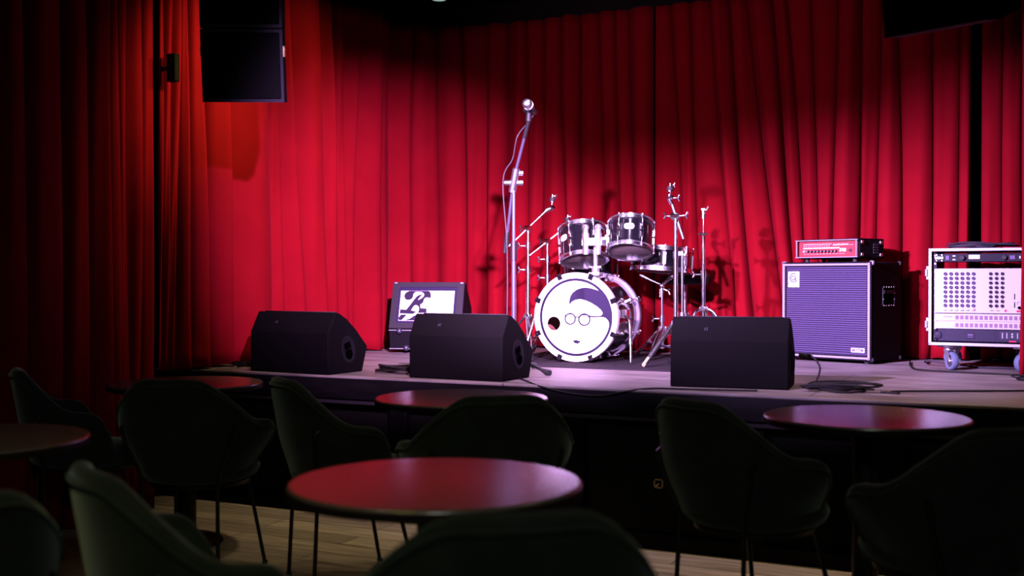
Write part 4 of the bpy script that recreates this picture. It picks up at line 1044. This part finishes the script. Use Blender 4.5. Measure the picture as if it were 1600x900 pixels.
# ------------------------------------------------------------------ hanging line arrays
def array_(name, label, loc, rz, n, tilts, h=.30, w=.43, d=.36):
    t = thing(name, label, 'speaker', loc, rz, 'hanging speaker stacks over the stage edge')
    z = 0
    P = Vector((0, 0, 0))        # top front edge of the lowest cabinet is stacked upwards
    for i in range(n):
        a = R(tilts[i])
        T = Matrix.Translation(P) @ Matrix.Rotation(a, 4, 'X')
        def body(b):
            k = .045
            vs = []
            for x in (-1, 1):
                vs += [(x*w/2, 0, 0), (x*w/2, 0, h), (x*w*.5, d*.25, h), (x*w*.36, d, h-k), (x*w*.36, d, k), (x*w*.5, d*.25, 0)]
            b.add(vs, [(0, 1, 2, 3, 4, 5), (11, 10, 9, 8, 7, 6), (0, 6, 7, 1), (1, 7, 8, 2), (2, 8, 9, 3), (3, 9, 10, 4), (4, 10, 11, 5), (5, 11, 6, 0)], T)
        c = part('cabinet', 'pa', t, body, bevel=.006, sharp=25)
        part('grille', 'pa_grille', c, lambda b: b.box((0, -.004, h/2), (w-.03, .008, h-.035), T), bevel=.003)
        part('grille_rim', 'pa_rim', c, lambda b: b.poly([[(-w/2, 0), (w/2, 0), (w/2, h), (-w/2, h)], [(-w/2+.013, .015), (-w/2+.013, h-.015), (w/2-.013, h-.015), (w/2-.013, .015)]], T @ Matrix.Rotation(R(90), 4, 'X'), .006))
        for s in (-1, 1):
            part('rigging_clip', 'orange' if i == 0 else 'steel', c, lambda b: b.box((s*(w/2+.002), .02, h*.70), (.008, .03, .05), T), bevel=.002)
        P = T @ Vector((0, 0, h+.006))
    fl = part('flying_frame', 'black_metal', t, lambda b: (b.box((0, .16, P.z+.02), (w, .34, .03)), b.cyl((-.1, .16, P.z+.02), (-.1, .16, ZC-loc[2]), .012), b.cyl((.1, .16, P.z+.02), (.1, .16, ZC-loc[2]), .012)))
    return t
array_('hanging_speaker', 'black line array speaker stack hanging before the side curtain', (-3.39, 4.12, 2.05), 27, 3, [9, 2, 0], h=.33, w=.375)
array_('hanging_speaker', 'dark line array speaker bottom hanging at the top edge before the back curtain', (-.385, 4.10, 2.09), -24, 3, [9, 2, 0], h=.33, w=.375)

# small lamp at the ceiling over the stage
t = thing('ceiling_spotlight', 'small faint ceiling lamp over the corner of the stage', 'lamp', (-3.95, 6.92, ZC-.002), 0)
part('housing', 'black_metal', t, lambda b: b.lathe([(.03, 0), (.06, 0), (.062, -.05), (.055, -.075), (.05, -.075), (.045, -.03)], 28))
part('lens', 'lens', t, lambda b: b.lathe([(.001, -.07), (.048, -.068), (.048, -.06)], 28))

# ------------------------------------------------------------------ lights
def spot(name, loc, target, power, col, angle, blend=.4, size=.05):
    l = bpy.data.lights.new(name, 'SPOT'); l.energy = power; l.color = col; l.spot_size = R(angle); l.spot_blend = blend; l.shadow_soft_size = size
    o = bpy.data.objects.new(name, l); C.objects.link(o); o.location = loc
    o.rotation_euler = (Vector(target)-Vector(loc)).to_track_quat('-Z', 'Y').to_euler(); return o
LV, LP = (.66, .42, 1.0), (.92, .50, 1.15)
for lx, ax, az, c, p, an in ((-3.2, -1.55, 1.05, LV, 9500, 25), (-3.0, -.40, 1.14, LV, 10500, 27), (-1.7, -2.45, 1.0, (.86, .50, 1.0), 8000, 24), (.1, -4.25, 1.18, LP, 11000, 26), (.0, -3.35, .90, LP, 6500, 20)):
    spot('front_spot', (lx, .9, 2.75), (ax, 6.9, az), p, c, an, 1.0)
spot('curtain_fill', (-1.7, .9, 3.0), (-2.2, 7.3, 2.05), 650, (1.0, .5, .75), 40, 1.0)  # unseen fill added to lift the upper part of the back curtain
spot('stage_spot', (-1.9, 4.80, 3.15), (-1.8, 5.95, .73), 300, (.88, .60, 1.0), 80, 1.0)
spot('stage_spot', (-3.2, 4.85, 3.15), (-3.1, 6.0, .73), 150, (1.0, .62, .92), 66, 1.0)
spot('warm_spot', (-2.7, 4.98, 3.0), (-4.3, 4.93, 2.30), 300, (1.0, .78, .22), 44, 1.0)
spot('warm_spot', (-2.2, 5.9, 3.1), (-4.4, 5.45, 2.0), 420, (1.0, .72, .25), 62, 1.0)
for x, y, p, an in ((-2.5, 4.25, 27, 50), (-.4, 3.9, 16, 100), (-2.2, 1.5, 18, 100)):
    spot('house_downlight', (x, y, 3.2), (x, y, 0), p, (1.0, .84, .54), an, .8, .08)
spot('house_lamp_fill', (-1.3, .2, 3.0), (-1.85, 2.0, .6), 32, (1.0, .84, .22), 50, .9, .15)
spot('house_lamp_fill', (.6, -.9, 3.0), (-2.2, 3.7, .6), 80, (.95, 1.0, .9), 60, .9, .2)  # unseen fill added behind the camera to lift the chair backs
spot('stage_downlight', (-.2, 4.75, 3.15), (-.2, 5.3, .73), 200, (1, .72, .45), 70, .8)
spot('stage_downlight', (-3.3, 4.75, 3.15), (-3.2, 5.2, .73), 130, (1, .75, .5), 60, .8)

w = bpy.data.worlds.new('World'); bpy.context.scene.world = w; w.use_nodes = True
w.node_tree.nodes['Background'].inputs[0].default_value = (.02, .02, .03, 1); w.node_tree.nodes['Background'].inputs[1].default_value = .0

# ------------------------------------------------------------------ camera
cam = bpy.data.cameras.new('camera'); co = bpy.data.objects.new('camera', cam); C.objects.link(co)
cam.lens = 36*1750/1600; cam.sensor_width = 36
co.location = (0, 0, 1.235); co.rotation_euler = (R(90-.49), 0, R(26))
cam.dof.use_dof = True; cam.dof.focus_distance = 6.45; cam.dof.aperture_fstop = 2.0
cam.clip_start = .05
sc = bpy.context.scene; sc.camera = co
sc.view_settings.view_transform = 'Standard'; sc.view_settings.look = 'None'; sc.view_settings.exposure = 0; sc.view_settings.gamma = 1; sc.view_settings.use_curve_mapping = False
